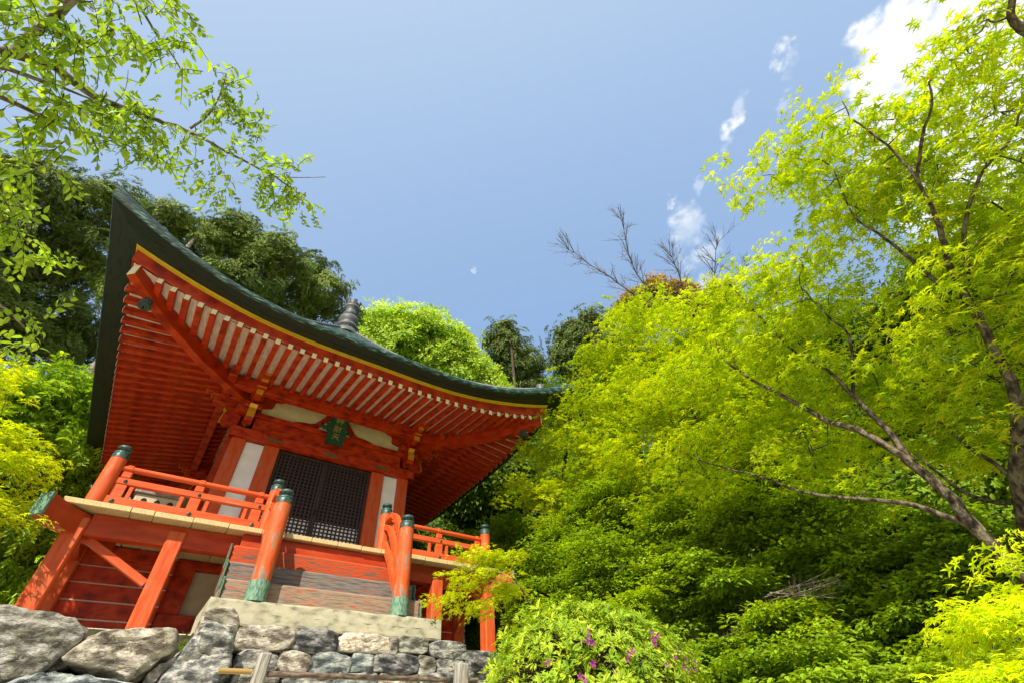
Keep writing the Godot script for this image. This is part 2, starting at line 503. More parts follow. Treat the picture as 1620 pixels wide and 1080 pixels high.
func smooth_path(p: Array, wobble: float) -> PackedVector3Array:
	var out := PackedVector3Array()
	for k in p.size() - 1:
		var a: Vector3 = p[maxi(k - 1, 0)]
		var b: Vector3 = p[k]
		var c: Vector3 = p[k + 1]
		var d: Vector3 = p[mini(k + 2, p.size() - 1)]
		for s in 4:
			out.append(b.cubic_interpolate(c, a, d, s / 4.0) + Vector3(rng.randf_range(-1, 1), rng.randf_range(-1, 1), rng.randf_range(-1, 1)) * wobble)
	out.append(p[p.size() - 1])
	return out


func scatter(t: Node3D, called: String, meshes: Array, mat: Material, xf: Array, tint: Array, base: Vector3) -> void:
	var lists := []
	for m in meshes:
		lists.append([])
	for k in xf.size():
		lists[k % meshes.size()].append(k)
	for m in meshes.size():
		if lists[m].is_empty():
			continue
		var mm := MultiMesh.new()
		mm.transform_format = MultiMesh.TRANSFORM_3D
		mm.use_colors = true
		mm.mesh = meshes[m]
		mm.instance_count = lists[m].size()
		for j in lists[m].size():
			var k: int = lists[m][j]
			var x: Transform3D = xf[k]
			x.origin -= base
			mm.set_instance_transform(j, x)
			mm.set_instance_color(j, tint[k])
		var o := MultiMeshInstance3D.new()
		o.name = called
		o.multimesh = mm
		o.material_override = mat
		o.set_meta("kind", "stuff")
		t.add_child(o, true)


# limbs: [points, radius at the foot, radius at the tip]; clumps: where leaves grow; n twigs with per sprays each
# how: 0 level layers, 1 drooping, 2 facing outwards, 3 any way
func tree(called: String, label: String, category: String, group: String, limbs: Array, clumps: Array, n: int, per: int, spread: float, how: int, meshes: Array, mat: Material, size: Vector2, lo: Color, hi: Color, bark: Material, twig: float, seedv: int, shell := 0.5, leaf_name := "foliage") -> Node3D:
	rng.seed = seedv
	var base: Vector3 = limbs[0][0][0]
	var t := thing(called, label, category, base, group)
	var nodes := PackedVector3Array()
	var trunk := MB.new()
	for l in limbs:
		var path := smooth_path(l[0], l[1] * 0.12)
		nodes.append_array(path)
		for k in path.size():
			path[k] -= base
		trunk.tube(path, l[1], l[2], 9 if l[1] > 0.03 else 6, true, 0.7)
	put("trunk", trunk.mesh(), bark, t)
	var tries := []
	var total := 0.0
	var cum := []
	for c in clumps:
		var w: float = pow(c[1].x * c[1].y * c[1].z, 0.667) * (c[2] if c.size() > 2 else 1.0)
		total += w
		cum.append(total)
	for k in n:
		var pick := rng.randf() * total
		var ci := 0
		while ci < cum.size() - 1 and cum[ci] < pick:
			ci += 1
		var c: Array = clumps[ci]
		var d := Vector3(rng.randfn(), rng.randfn(), rng.randfn()).normalized()
		var p: Vector3 = c[0] + d * c[1] * pow(rng.randf(), shell * 0.6)
		if how == 0:                                             # maples hold their leaves in level layers
			var step: float = maxf(0.22, c[1].x * 0.55)
			p.y = lerpf(p.y, roundf((p.y + p.x * 0.15) / step) * step - p.x * 0.15, 0.85)
		var near := 1e9
		for q in limbs:
			for e in q[0]:
				near = minf(near, p.distance_squared_to(e))
		tries.append([near, p, d, c])
	tries.sort_custom(func(x, y): return x[0] < y[0])
	var twigs := MB.new()
	var xf := []
	var tint := []
	for a in tries:
		var p: Vector3 = a[1]
		var best := 0
		var bd := 1e9
		for k in nodes.size():
			var dd := nodes[k].distance_squared_to(p)
			if dd < bd:
				bd = dd
				best = k
		var q := nodes[best]
		var len := sqrt(bd)
		var bend := Vector3(rng.randf_range(-1, 1), rng.randf_range(-0.4, 1), rng.randf_range(-1, 1)) * len * 0.14
		var path := PackedVector3Array()
		for s in 5:
			var f := s / 4.0
			path.append(q.lerp(p, f) + bend * sin(f * PI) * 1.0)
		for s in range(2, 5):
			nodes.append(path[s])
		var local := PackedVector3Array()
		for s in 5:
			local.append(path[s] - base)
		if twig > 0.0:
			twigs.tube(local, minf(twig * (0.5 + len * 0.35), twig * 2.0), twig * 0.3, 4, false)
		var along := (p - q).normalized()
		var shine := rng.randf()
		for k in per:
			var f := rng.randf_range(0.35, 1.05)
			var o := q.lerp(p, f) + bend * sin(minf(f, 1.0) * PI)
			o += Vector3(rng.randfn(), rng.randfn() * (0.22 if how == 0 else 0.6), rng.randfn()) * spread * 0.5
			var ahead := (along + Vector3(rng.randf_range(-1, 1), rng.randf_range(-0.5, 0.5), rng.randf_range(-1, 1)) * 0.9).normalized()
			var nor := Vector3.UP
			if how == 0:
				ahead.y *= 0.3
				nor = Vector3(rng.randf_range(-1, 1) * 0.4, 1, rng.randf_range(-1, 1) * 0.4)
			elif how == 1:
				ahead = (ahead + Vector3.DOWN * rng.randf_range(0.2, 0.9)).normalized()
				nor = Vector3(rng.randf_range(-1, 1) * 0.5, 1, rng.randf_range(-1, 1) * 0.5)
			elif how == 2:
				var c: Array = a[3]
				nor = ((o - c[0]) / c[1] + Vector3(0, 0.4, 0) + Vector3(rng.randfn(), rng.randfn(), rng.randfn()) * 0.3).normalized()
			else:
				nor = Vector3(rng.randfn(), rng.randfn() + 0.7, rng.randfn())
			nor = nor - ahead * nor.dot(ahead) if how != 2 else nor
			if how == 2:
				ahead = ahead - nor * ahead.dot(nor)
			if nor.length() < 0.01 or ahead.length() < 0.01:
				continue
			nor = nor.normalized()
			ahead = ahead.normalized()
			var s := rng.randf_range(size.x, size.y)
			xf.append(Transform3D(Basis(ahead, nor, ahead.cross(nor)) * s, o))
			tint.append(lo.lerp(hi, clampf(shine * 0.6 + rng.randf() * 0.4, 0, 1)))
	if twig > 0.0:
		tag(put("branches", twigs.mesh(), bark, t), "", "", "", "stuff")
	scatter(t, leaf_name, meshes, mat, xf, tint, base)
	return t


# ---------------------------------------------------------------- rocks
# a stone whose front looks like the polygon p (x, y), deep metres thick, squarish when sq is high
func stone_mesh(p: PackedVector2Array, deep: float, sq: float, rough: float, seedv: int, fine := 1) -> ArrayMesh:
	var mid := Vector2.ZERO
	for q in p:
		mid += q / p.size()
	var f := field(1.6, 4, FastNoiseLite.TYPE_SIMPLEX, seedv)
	var cell := FastNoiseLite.new()
	cell.seed = seedv
	cell.noise_type = FastNoiseLite.TYPE_CELLULAR
	cell.cellular_return_type = FastNoiseLite.RETURN_CELL_VALUE
	cell.frequency = 4.0
	var around := 22 * fine
	var shape := [Vector2(0, -1), Vector2(0.7, -1), Vector2(0.97, -0.6), Vector2(1, 0), Vector2(1, 0.5), Vector2(0.995, 0.78), Vector2(0.965, 0.93), Vector2(0.88, 0.985), Vector2(0.68, 1.0), Vector2(0.47, 1), Vector2(0.3, 1), Vector2(0.14, 1), Vector2(0, 1)]
	var stops := (shape.size() - 1) * fine
	var rows := []
	for u in range(0, stops + 1):
		var g := float(u) / fine
		var lowi := mini(int(g), shape.size() - 2)
		var sh: Vector2 = shape[lowi].lerp(shape[lowi + 1], g - lowi)
		var w := sh.y
		var rr := lerpf(sh.x, pow(maxf(1.0 - pow(absf(w), 3.0), 0.0), 0.33), clampf((5.0 - sq) * 0.2, 0.0, 0.3))
		var row := []
		for k in around:
			var a := TAU * k / around
			var d := Vector2(cos(a), sin(a))
			var r := 0.02
			for j in p.size():
				var hit = Geometry2D.segment_intersects_segment(Vector2.ZERO, d * 50.0, p[j] - mid, p[(j + 1) % p.size()] - mid)
				if hit != null:
					r = maxf(r, (hit as Vector2).length())
			var q := Vector3(d.x * r * rr, d.y * r * rr, w * deep * 0.5)
			var o := Vector3(f.get_noise_3dv(q * 1.2 + Vector3(9, 0, 0)), f.get_noise_3dv(q * 1.2), f.get_noise_3dv(q * 1.2 + Vector3(0, 7, 0)))
			var step := cell.get_noise_3dv(q * Vector3(0.7, 1.6, 1.0))
			row.append(q + o * rough + Vector3(d.x * 0.4, d.y * 0.4, 1.0) * step * rough * 0.6)
		rows.append(row)
	var b := MB.new()
	b.grid(rows, true, false)
	return b.mesh()


func quad_stone(called: String, x0: float, x1: float, y0: float, y1: float, z: float, deep: float, mat: Material, parent: Node3D, seedv: int) -> MeshInstance3D:
	rng.seed = seedv
	var p := PackedVector2Array()
	var w := x1 - x0
	var h := y1 - y0
	for q in [[0.03, 0], [0.5, -0.03], [0.97, 0.0], [1.0, 0.5], [0.96, 0.98], [0.5, 1.03], [0.04, 1.0], [0, 0.5]]:
		p.append(Vector2(x0 - 0.014 + (w + 0.028) * q[0] + rng.randf_range(-0.02, 0.02), y0 - 0.012 + (h + 0.024) * q[1] + rng.randf_range(-0.012, 0.012)))
	var mid := Vector2.ZERO
	for q in p:
		mid += q / p.size()
	return put(called, stone_mesh(p, deep, 7.0, minf(w, h) * 0.15, seedv), mat, parent, Transform3D(Basis.from_euler(Vector3(rng.randf_range(-0.06, 0.06), rng.randf_range(-0.08, 0.08), 0)), Vector3(mid.x, mid.y, z)))


# ---------------------------------------------------------------- the hall
func sweep(x: float, flat: float, span: float, e: float) -> float:
	return pow(maxf(0.0, (absf(x) - flat) / span), e)


func lip(s: float) -> Vector2:                     # (z, y) of the top of the roof edge; the eaves swing out and up towards the corners
	var u := sweep(s * 3.89, 0.8, 3.09, 2.7)
	return Vector2(3.615 + 0.275 * u, 2.72 + 0.77 * u)


func trim(s: float) -> Vector2:
	var u := sweep(s * 3.44, 0.6, 2.84, 2.4)
	return Vector2(3.285 + 0.155 * u, 2.63 + 0.40 * u)


func tip_z(x: float) -> float:
	return 3.255 + 0.125 * sweep(x, 0.6, 2.6, 2.4)


func soffit_y(x: float, z: float) -> float:
	return 2.715 + (z - 1.9) / (tip_z(x) - 1.9) * (-0.27 + 0.23 * sweep(x, 0.5, 2.5, 2.6))


func roof_y(s: float, t: float) -> float:
	return 2.735 + 3.55 * pow(t, 1.35) + (lip(s).y - 2.72) * pow(1.0 - t, 3.0)


func strip(called: String, mat: Material, hall: Node3D, turn: Basis, prof: Callable, count: int, flat := false) -> MeshInstance3D:
	var rows := []
	for k in count:
		var row := []
		for j in 49:
			var s := -1.0 + j / 24.0
			row.append(prof.call(k, s))
		rows.append(row)
	var b := MB.new()
	b.grid(rows, false, true, flat)
	return put(called, b.mesh(), mat, hall, Transform3D(turn, Vector3.ZERO))


func edge_prof(k: int, s: float) -> Vector3:       # rounded copper edge of the roof
	var l := lip(s)
	var zz: float = l.x + [-0.19, -0.05, -0.008, 0.004, -0.004, -0.025][k]
	var y := l.y
	var low := y - 0.105 - 0.11 * pow(absf(s), 6.0)
	var yy: float = [y + 0.02, y + 0.012, lerpf(low, y, 0.9), lerpf(low, y, 0.55), lerpf(low, y, 0.2), low][k]
	return Vector3(s * zz, yy, zz)


func board_prof(k: int, s: float) -> Vector3:      # dark boards under the roof edge, in two steps
	var a := edge_prof(5, s)
	var t := trim(s)
	var zz: float = [a.z - 0.001, lerpf(a.z, t.x, 0.48), lerpf(a.z, t.x, 0.5), t.x + 0.004][k]
	var m := lerpf(a.y, t.y, 0.42)
	var yy: float = [a.y + 0.001, m, m - 0.02, t.y][k]
	return Vector3(s * zz, yy, zz)


func trim_prof(k: int, s: float) -> Vector3:
	var t := trim(s)
	var zz: float = t.x + [0.03, 0.012, 0.006, -0.02][k]
	var yy: float = t.y + [0.001, -0.004, -0.054, -0.055][k]
	return Vector3(s * zz, yy, zz)


func fascia_prof(k: int, s: float) -> Vector3:     # upright board standing on the rafter ends
	var t := trim(s)
	var r := soffit_y(s * t.x, t.x - 0.03)
	var zz: float = t.x + [0.0, -0.008, -0.022, -0.03, -0.10][k]
	var yy: float = [t.y - 0.05, t.y - 0.06, r + 0.02, r + 0.004, r + 0.004][k]
	return Vector3(s * zz, yy, zz)


func flower_boss(p: Vector3, r: float, hall: Node3D, turn: Basis) -> void:
	var b := MB.new()
	b.lathe(Vector3.ZERO, [Vector2(r, 0), Vector2(r * 0.95, 0.006), Vector2(r * 0.45, 0.008), Vector2(r * 0.4, 0.016), Vector2(r * 0.1, 0.02)], 10)
	put("metal_boss", b.mesh(), M.bronze, hall, Transform3D(turn * Basis(Vector3.RIGHT, PI / 2), turn * p))


func newel(p: Vector3, r: float, y0: float, y1: float, top: float, mat: Material, hall: Node3D, sleeve := 0.0) -> void:
	var b := MB.new()
	var h := y1 - y0
	b.lathe(Vector3.ZERO, [Vector2(r * 1.04, 0), Vector2(r * 1.02, h * 0.5), Vector2(r * 0.98, h)], 20)
	var o := put("newel_post", b.mesh(), mat, hall, Transform3D(Basis.IDENTITY, Vector3(p.x, y0, p.z)))
	var c := MB.new()
	var q := (top - y1) / 0.165
	c.lathe(Vector3.ZERO, [Vector2(r * 1.03, -0.012), Vector2(r * 1.03, 0.02 * q), Vector2(r * 0.98, 0.024 * q), Vector2(r * 0.98, 0.045 * q), Vector2(r * 1.03, 0.05 * q), Vector2(r * 0.95, 0.066 * q), Vector2(r * 0.6, 0.078 * q), Vector2(r * 0.55, 0.09 * q), Vector2(r * 0.85, 0.104 * q), Vector2(r * 0.9, 0.12 * q), Vector2(r * 0.78, 0.14 * q), Vector2(r * 0.42, 0.156 * q), Vector2(0.004, 0.165 * q)], 20)
	put("newel_cap", c.mesh(), M.bronze, o, Transform3D(Basis.IDENTITY, Vector3(0, h, 0)))
	if sleeve > 0.0:
		var s := MB.new()
		s.lathe(Vector3.ZERO, [Vector2(r * 1.16, 0), Vector2(r * 1.18, 0.02), Vector2(r * 1.1, 0.03), Vector2(r * 1.1, sleeve), Vector2(r * 1.03, sleeve + 0.004)], 20)
		put("copper_sleeve", s.mesh(), M.patina, o)


func railing(x0: float, x1: float, hall: Node3D, turn: Basis, struts: Array, bars: Array) -> void:
	var z := 2.5
	timber("bottom_rail", turn * Vector3(x0, 0.133, z), turn * Vector3(x1, 0.133, z), 0.10, 0.148, M.rail, hall)
	timber("middle_rail", turn * Vector3(x0, 0.394, z), turn * Vector3(x1, 0.394, z), 0.065, 0.072, M.rail, hall)
	var b := MB.new()
	b.tube(PackedVector3Array([Vector3(x0, 0.548, z), Vector3((x0 + x1) * 0.5, 0.55, z), Vector3(x1, 0.548, z)]), 0.033, 0.033, 14)
	put("handrail", b.mesh(), M.rail, hall, Transform3D(turn, Vector3.ZERO))
	for s in struts:
		block("strut", turn * Vector3(s, 0.282, z), Vector3(0.115, 0.152, 0.05), M.rail, hall, 0.004, turn)
		block("rail_block", turn * Vector3(s, 0.47, z), Vector3(0.10, 0.08, 0.055), M.rail, hall, 0.012, turn)
		block("rail_clasp", turn * Vector3(s, 0.552, z), Vector3(0.085, 0.074, 0.074), M.rail, hall, 0.02, turn)
		flower_boss(Vector3(s, 0.15, z + 0.05), 0.024, hall, turn)
		flower_boss(Vector3(s + 0.02, 0.394, z + 0.0325), 0.02, hall, turn)
	for s in bars:
		block("baluster", turn * Vector3(s, 0.282, z), Vector3(0.042, 0.152, 0.04), M.rail, hall, 0.004, turn)


func mirrored(p: Array) -> PackedVector2Array:
	var out := PackedVector2Array()
	for q in p:
		out.append(Vector2(-q.x, q.y))
	return out


func bracket(cx: float, hall: Node3D, turn: Basis) -> void:      # stepped arms over a corner column
	var T := Transform3D(turn, Vector3.ZERO)
	block("bracket_block", turn * Vector3(cx, 2.43, 1.47), Vector3(0.30, 0.13, 0.30), M.red, hall, 0.03, turn)
	var nose := MB.new()
	var side := PackedVector2Array([Vector2(1.50, 2.06), Vector2(1.70, 2.05), Vector2(1.755, 2.10), Vector2(1.745, 2.20), Vector2(1.70, 2.28), Vector2(1.765, 2.33), Vector2(1.74, 2.37), Vector2(1.50, 2.37)])
	var across := Transform3D(turn * Basis(Vector3(0, 0, 1), Vector3(0, 1, 0), Vector3(-1, 0, 0)), turn * Vector3(cx, 0, 0))
	nose.prism(side, -0.06, 0.06, Transform3D.IDENTITY)
	put("beam_nose", nose.mesh(), M.red, hall, across)
	var plate := MB.new()
	var pp := PackedVector2Array([Vector2(1.757, 2.095), Vector2(1.748, 2.20), Vector2(1.72, 2.275), Vector2(1.768, 2.325), Vector2(1.778, 2.322), Vector2(1.735, 2.275), Vector2(1.762, 2.20), Vector2(1.771, 2.095)])
	plate.prism(pp, -0.056, 0.056)
	put("gold_plate", plate.mesh(), M.gold, hall, across)
	for a in [[1.95, 2.45, 0.115, 0.10], [2.1, 2.60, 0.115, 0.095], [2.2, 2.663, 0.12, 0.10]]:
		var arm := block("bracket_arm", turn * Vector3(cx, a[1], (1.45 + a[0]) * 0.5), Vector3(a[2], a[3], a[0] - 1.45), M.red, hall, 0.008, turn)
		block("gold_end", Vector3(0, 0, (a[0] - 1.45) * 0.5 + 0.003), Vector3(a[2] - 0.012, a[3] - 0.012, 0.006), M.gold, arm, 0.001)
	var bl := block("bracket_block", turn * Vector3(cx, 2.53, 1.93), Vector3(0.17, 0.06, 0.17), M.red, hall, 0.02, turn)
	block("gold_edge", Vector3(0, -0.02, 0.087), Vector3(0.14, 0.014, 0.006), M.gold, bl, 0.001)
	block("bracket_block", turn * Vector3(cx, 2.545, 1.70), Vector3(0.2, 0.1, 0.2), M.red, hall, 0.02, turn)


func build_hall() -> void:
	var hall := thing("temple_hall", "small vermilion temple hall with upturned green copper eaves and railed veranda", "temple")
	rng.seed = 11
	for k in 4:
		var B := Basis(Vector3.UP, k * PI / 2)
		# roof and eaves
		strip("roof_edge", M.copper, hall, B, edge_prof, 6)
		strip("eave_board", M.board, hall, B, board_prof, 4, true)
		strip("eave_trim", M.yellow, hall, B, trim_prof, 4, true)
		strip("fascia", M.red_even, hall, B, fascia_prof, 5, true)
		var rows := []
		for t in 15:
			var row := []
			for j in 25:
				var s := -1.0 + j / 12.0
				var zz := lerpf(lip(s).x - 0.05, 0.12, t / 14.0)
				row.append(Vector3(s * zz, roof_y(s, t / 14.0) + 0.004, zz))
			rows.append(row)
		var rb := MB.new()
		rb.grid(rows, false, false)
		var roof := put("roof", rb.mesh(), M.copper, hall, Transform3D(B, Vector3.ZERO))
		var rp := PackedVector3Array()
		for t in 14:
			var tt := lerpf(0.12, 0.97, t / 13.0)
			var zz := lerpf(3.84, 0.12, tt)
			rp.append(Vector3(zz, roof_y(1.0, tt) - 0.005, zz))
		var ridge := MB.new()
		ridge.tube(rp, 0.04, 0.05, 8)
		put("hip_ridge", ridge.mesh(), M.tile, roof)
		var orb := MB.new()
		orb.lathe(Vector3.ZERO, [Vector2(0.1, -0.12), Vector2(0.1, 0.0), Vector2(0.085, 0.03), Vector2(0.1, 0.06), Vector2(0.085, 0.1), Vector2(0.03, 0.13)], 14)
		put("ridge_end", orb.mesh(), M.tile, roof, Transform3D(Basis.IDENTITY, Vector3(3.39, 3.44, 3.39)))
		# boarding above the rafters
		var sr := []
		for t in 9:
			var row := []
			for j in 33:
				var s := -1.0 + j / 16.0
				var zz := lerpf(tip_z(s * 3.3) - 0.01, 1.5, t / 8.0)
				row.append(Vector3(s * zz, soffit_y(s * zz, zz) + 0.002, zz))
			sr.append(row)
		var sb := MB.new()
		sb.grid(sr, false, true)
		put("soffit", sb.mesh(), M.soffit, hall, Transform3D(B, Vector3.ZERO))
		# rafters
		for j in range(-18, 18):
			var x := 0.1735 * (j + 0.5)
			var zi := maxf(1.6, absf(x) + 0.06)
			if zi > 3.1:
				continue
			var a := Vector3(x, soffit_y(x, zi) - 0.042, zi)
			var b := Vector3(x, soffit_y(x, tip_z(x)) - 0.042, tip_z(x) + 0.01)
			var r := timber("rafter", B * a, B * b, 0.074, 0.088, M.red, hall, 0.003)
			block("rafter_end", Vector3((b - a).length() * 0.5 + 0.003, 0.0, 0.0), Vector3(0.005, 0.078, 0.064), M.rafter_end, r, 0.001)
		# hip rafter, in three bent lengths
		var hp := [Vector3(1.45, 2.56, 1.45), Vector3(2.3, 2.50, 2.3), Vector3(2.85, 2.55, 2.85), Vector3(3.335, 2.715, 3.335)]
		var hb := MB.new()
		var hr := []
		for p in hp:
			var sd := Vector3(1, 0, -1).normalized() * 0.062
			hr.append([p + sd + Vector3(0, 0.11, 0), p + sd - Vector3(0, 0.11, 0), p - sd - Vector3(0, 0.11, 0), p - sd + Vector3(0, 0.11, 0)])
		hb.grid(hr, true, true, true)
		hb.poly(hr[3], Vector3(1, 0.2, 1))
		var hip := put("hip_rafter", hb.mesh(), M.red_even, hall, Transform3D(B, Vector3.ZERO))
		block("hip_rafter_end", Vector3(3.342, 2.715, 3.342), Vector3(0.112, 0.205, 0.012), M.rafter_end, hip, 0.001, Basis(Vector3.UP, PI / 4))
		# purlin on the brackets
		timber("purlin", B * Vector3(-2.12, 2.59, 1.84), B * Vector3(2.12, 2.59, 1.84), 0.12, 0.2, M.red, hall)
		# body: columns, sill, beams, walls
		block("column", B * Vector3(-1.395, 0.95, 1.395), Vector3(0.21, 2.2, 0.21), M.post_red, hall, 0.018, B)
		timber("tie_beam", B * Vector3(-1.29, 2.12, 1.455), B * Vector3(1.29, 2.12, 1.455), 0.15, 0.255, M.red, hall)
		timber("top_plate", B * Vector3(-1.62, 2.288, 1.47), B * Vector3(1.62, 2.288, 1.47), 0.2, 0.075, M.red, hall)
		timber("lintel", B * Vector3(-1.56, 1.912, 1.52), B * Vector3(1.56, 1.912, 1.52), 0.12, 0.156, M.red, hall)
		block("gable_plaster", B * Vector3(0, 2.62, 1.415), Vector3(2.7, 0.66, 0.06), M.cream, hall, 0.0, B)
		timber("eave_beam", B * Vector3(-1.75, 2.86, 1.47), B * Vector3(1.75, 2.86, 1.47), 0.16, 0.10, M.red, hall)
		for s in [-1.0, 1.0]:
			bracket(s * 1.395, hall, B)
			var arm := [Vector2(-1.5, 2.32), Vector2(-1.33, 2.32), Vector2(-1.30, 2.43), Vector2(-1.255, 2.44), Vector2(-1.235, 2.49), Vector2(-1.17, 2.50), Vector2(-1.10, 2.525), Vector2(-1.085, 2.57), Vector2(-1.09, 2.62), Vector2(-1.065, 2.672), Vector2(-1.0, 2.68), Vector2(-0.93, 2.715), Vector2(-0.90, 2.76), Vector2(-0.84, 2.79), Vector2(-0.83, 2.88), Vector2(-1.5, 2.88)]
			var ab := MB.new()
			ab.prism(mirrored(arm) if s > 0 else PackedVector2Array(arm), 1.44, 1.50)
			put("carved_bracket", ab.mesh(), M.red_even, hall, Transform3D(B, Vector3.ZERO))
			# frog-leg strut between the brackets
			var leg := [Vector2(-0.03, 2.70), Vector2(-0.19, 2.72), Vector2(-0.215, 2.66), Vector2(-0.29, 2.56), Vector2(-0.36, 2.47), Vector2(-0.43, 2.435), Vector2(-0.54, 2.425), Vector2(-0.70, 2.39), Vector2(-0.76, 2.32), Vector2(-0.33, 2.32), Vector2(-0.27, 2.44), Vector2(-0.20, 2.54), Vector2(-0.14, 2.62), Vector2(-0.03, 2.645)]
			var lb := MB.new()
			lb.prism(mirrored(leg) if s > 0 else PackedVector2Array(leg), 1.44, 1.49)
			put("frog_leg_strut", lb.mesh(), M.red_even, hall, Transform3D(B, Vector3.ZERO))
			# carved green leaves inside the strut
			var cb := MB.new()
			for q in 7:
				var c := Vector3(s * rng.randf_range(0.12, 0.27), rng.randf_range(2.42, 2.56), 1.47)
				cb.box(c, Vector3(0.07, 0.05, 0.04), 0.018, Basis(Vector3(0, 0, 1), rng.randf() * TAU))
			put("carved_leaves", cb.mesh(), M.verdigris, hall, Transform3D(B, Vector3.ZERO))
		block("strut_block", B * Vector3(0, 2.755, 1.48), Vector3(0.34, 0.1, 0.16), M.red, hall, 0.025, B)
		if k == 0:
			for s in [-1.0, 1.0]:
				block("jamb", Vector3(s * 0.905, 0.942, 1.455), Vector3(0.23, 1.772, 0.11), M.post_red, hall, 0.008)
				block("wall_panel", Vector3(s * 1.155, 0.942, 1.425), Vector3(0.274, 1.772, 0.06), M.plaster, hall, 0.0)
				flower_boss(Vector3(s * 1.40, 2.07, 1.53), 0.035, hall, B)
			for x in [-0.916, 0.0, 0.92]:
				var fit := MB.new()
				for q in 9:
					var dx := (q - 4) * 0.026
					fit.box(Vector3(dx, 0.014 * (q % 2) - 0.007, 0.004 + 0.0006 * q), Vector3(0.052 - absf(q - 4) * 0.005, 0.024, 0.008), 0.003, Basis(Vector3(0, 0, 1), q * 1.1 + 0.4))
				put("lintel_fitting", fit.mesh(), M.verdigris, hall, Transform3D(Basis.IDENTITY, Vector3(x, 1.89, 1.58)))
			block("door_sill", Vector3(0, 0.09, 1.46), Vector3(1.58, 0.07, 0.14), M.red, hall)
			for s in [-1.0, 1.0]:
				var door := block("door", Vector3(s * 0.393, 0.98, 1.395), Vector3(0.786, 1.70, 0.02), M.dark, hall, 0.0)
				block("paper_panel", Vector3(0, -0.51, 0.0175), Vector3(0.74, 0.665, 0.004), M.paper, door, 0.0)
				for e in [-1.0, 1.0]:
					block("door_stile", Vector3(e * 0.37, 0, 0.03), Vector3(0.045, 1.70, 0.04), M.lattice, door, 0.004)
					block("door_rail", Vector3(0, e * 0.83, 0.03), Vector3(0.695, 0.045, 0.04), M.lattice, door, 0.004)
				for q in 11:
					block("lattice_bar", Vector3(-0.315 + q * 0.063, 0, 0.034), Vector3(0.026, 1.615, 0.014), M.lattice, door, 0.003)
				for q in 28:
					block("lattice_bar", Vector3(0, -0.78 + q * 0.0575, 0.022), Vector3(0.695, 0.024, 0.012), M.lattice, door, 0.003)
			timber("latch_bar", Vector3(0.0, 0.16, 1.452), Vector3(0.0, 1.8, 1.452), 0.03, 0.035, M.lattice, hall)
			block("lock", Vector3(0.0, 0.93, 1.475), Vector3(0.05, 0.09, 0.03), M.iron, hall, 0.01)
		else:
			block("wall_panel", B * Vector3(0, 0.942, 1.40), Vector3(2.58, 1.772, 0.06), M.plaster, hall, 0.0, B)
			for s in [-1.0, 1.0]:
				block("jamb", B * Vector3(s * 0.43, 0.942, 1.42), Vector3(0.14, 1.772, 0.08), M.post_red, hall, 0.008, B)
		# foot of the body under the veranda
		for s in [-1.0, 1.0]:
			block("base_panel", B * Vector3(s * 0.66, -0.36, 1.43), Vector3(1.24, 0.52, 0.06), M.base_plaster, hall, 0.0, B)
		timber("base_beam", B * Vector3(-1.5, -0.06, 1.47), B * Vector3(1.5, -0.06, 1.47), 0.14, 0.11, M.red, hall)
		timber("base_sill", B * Vector3(-1.5, -0.80, 1.47), B * Vector3(1.5, -0.80, 1.47), 0.16, 0.36, M.red, hall)
		block("base_post", B * Vector3(-1.40, -0.36, 1.44), Vector3(0.24, 0.52, 0.2), M.red, hall, 0.008, B)
		block("base_post", B * Vector3(0, -0.36, 1.44), Vector3(0.12, 0.52, 0.14), M.red, hall, 0.008, B)
		# veranda: posts, beams, boards
		for x in [-2.52, -1.64, 1.64]:
			block("veranda_post", B * Vector3(x, -0.6, 2.51), Vector3(0.168, 1.08, 0.168), M.post_red, hall, 0.016, B)
		timber("edge_beam", B * Vector3(-2.436, -0.115, 2.50), B * Vector3(2.436, -0.115, 2.50), 0.12, 0.22, M.faded, hall)
		timber("joist", B * Vector3(-1.64, -0.08, 1.55), B * Vector3(-1.64, -0.08, 2.43), 0.1, 0.14, M.red, hall)
		timber("joist", B * Vector3(1.64, -0.08, 1.55), B * Vector3(1.64, -0.08, 2.43), 0.1, 0.14, M.red, hall)
		if k != 2:
			timber("brace", B * Vector3(-2.42, -0.21, 2.44), B * Vector3(-1.73, -0.58, 2.44), 0.05, 0.075, M.rail, hall)
		var x := -2.72 if k % 2 == 0 else -1.5
		var x_end := -x
		var cuts := [-2.137, -1.924, -1.551, -1.185, -0.82, -0.55, -0.231, 0.1, 0.42, 0.70, 1.02, 1.36, 1.72, 2.05, 2.39, 2.72]
		if k != 0:
			cuts = []
			var w := x
			while w < x_end - 0.45:
				w += rng.randf_range(0.26, 0.4)
				cuts.append(w)
			cuts.append(x_end)
		for c in cuts:
			var wide: float = c - x - 0.006
			block("deck_board", B * Vector3((c + x) * 0.5, 0.03 + rng.randf_range(-0.003, 0.003), 2.11 + rng.randf_range(-0.004, 0.004)), Vector3(wide, 0.058, 1.22), M.plank, hall, 0.006, B)
			x = c
		# corner timbers that carry the veranda on the diagonal
		var db := MB.new()
		var dr := []
		for p in [Vector3(2.2, -0.13, 2.2), Vector3(2.55, -0.13, 2.55), Vector3(2.70, -0.12, 2.70), Vector3(2.82, -0.085, 2.82)]:
			var sd := Vector3(1, 0, -1).normalized() * 0.068
			dr.append([p + sd + Vector3(0, 0.10, 0), p + sd - Vector3(0, 0.11, 0), p - sd - Vector3(0, 0.11, 0), p - sd + Vector3(0, 0.10, 0)])
		db.grid(dr, true, true, true)
		db.poly(dr[3], Vector3(1, 0, 1))
		var corner := put("corner_beam", db.mesh(), M.faded, hall, Transform3D(B, Vector3.ZERO))
		block("copper_cap", Vector3(2.823, -0.09, 2.823), Vector3(0.15, 0.225, 0.03), M.patina, corner, 0.004, Basis(Vector3.UP, PI / 4))
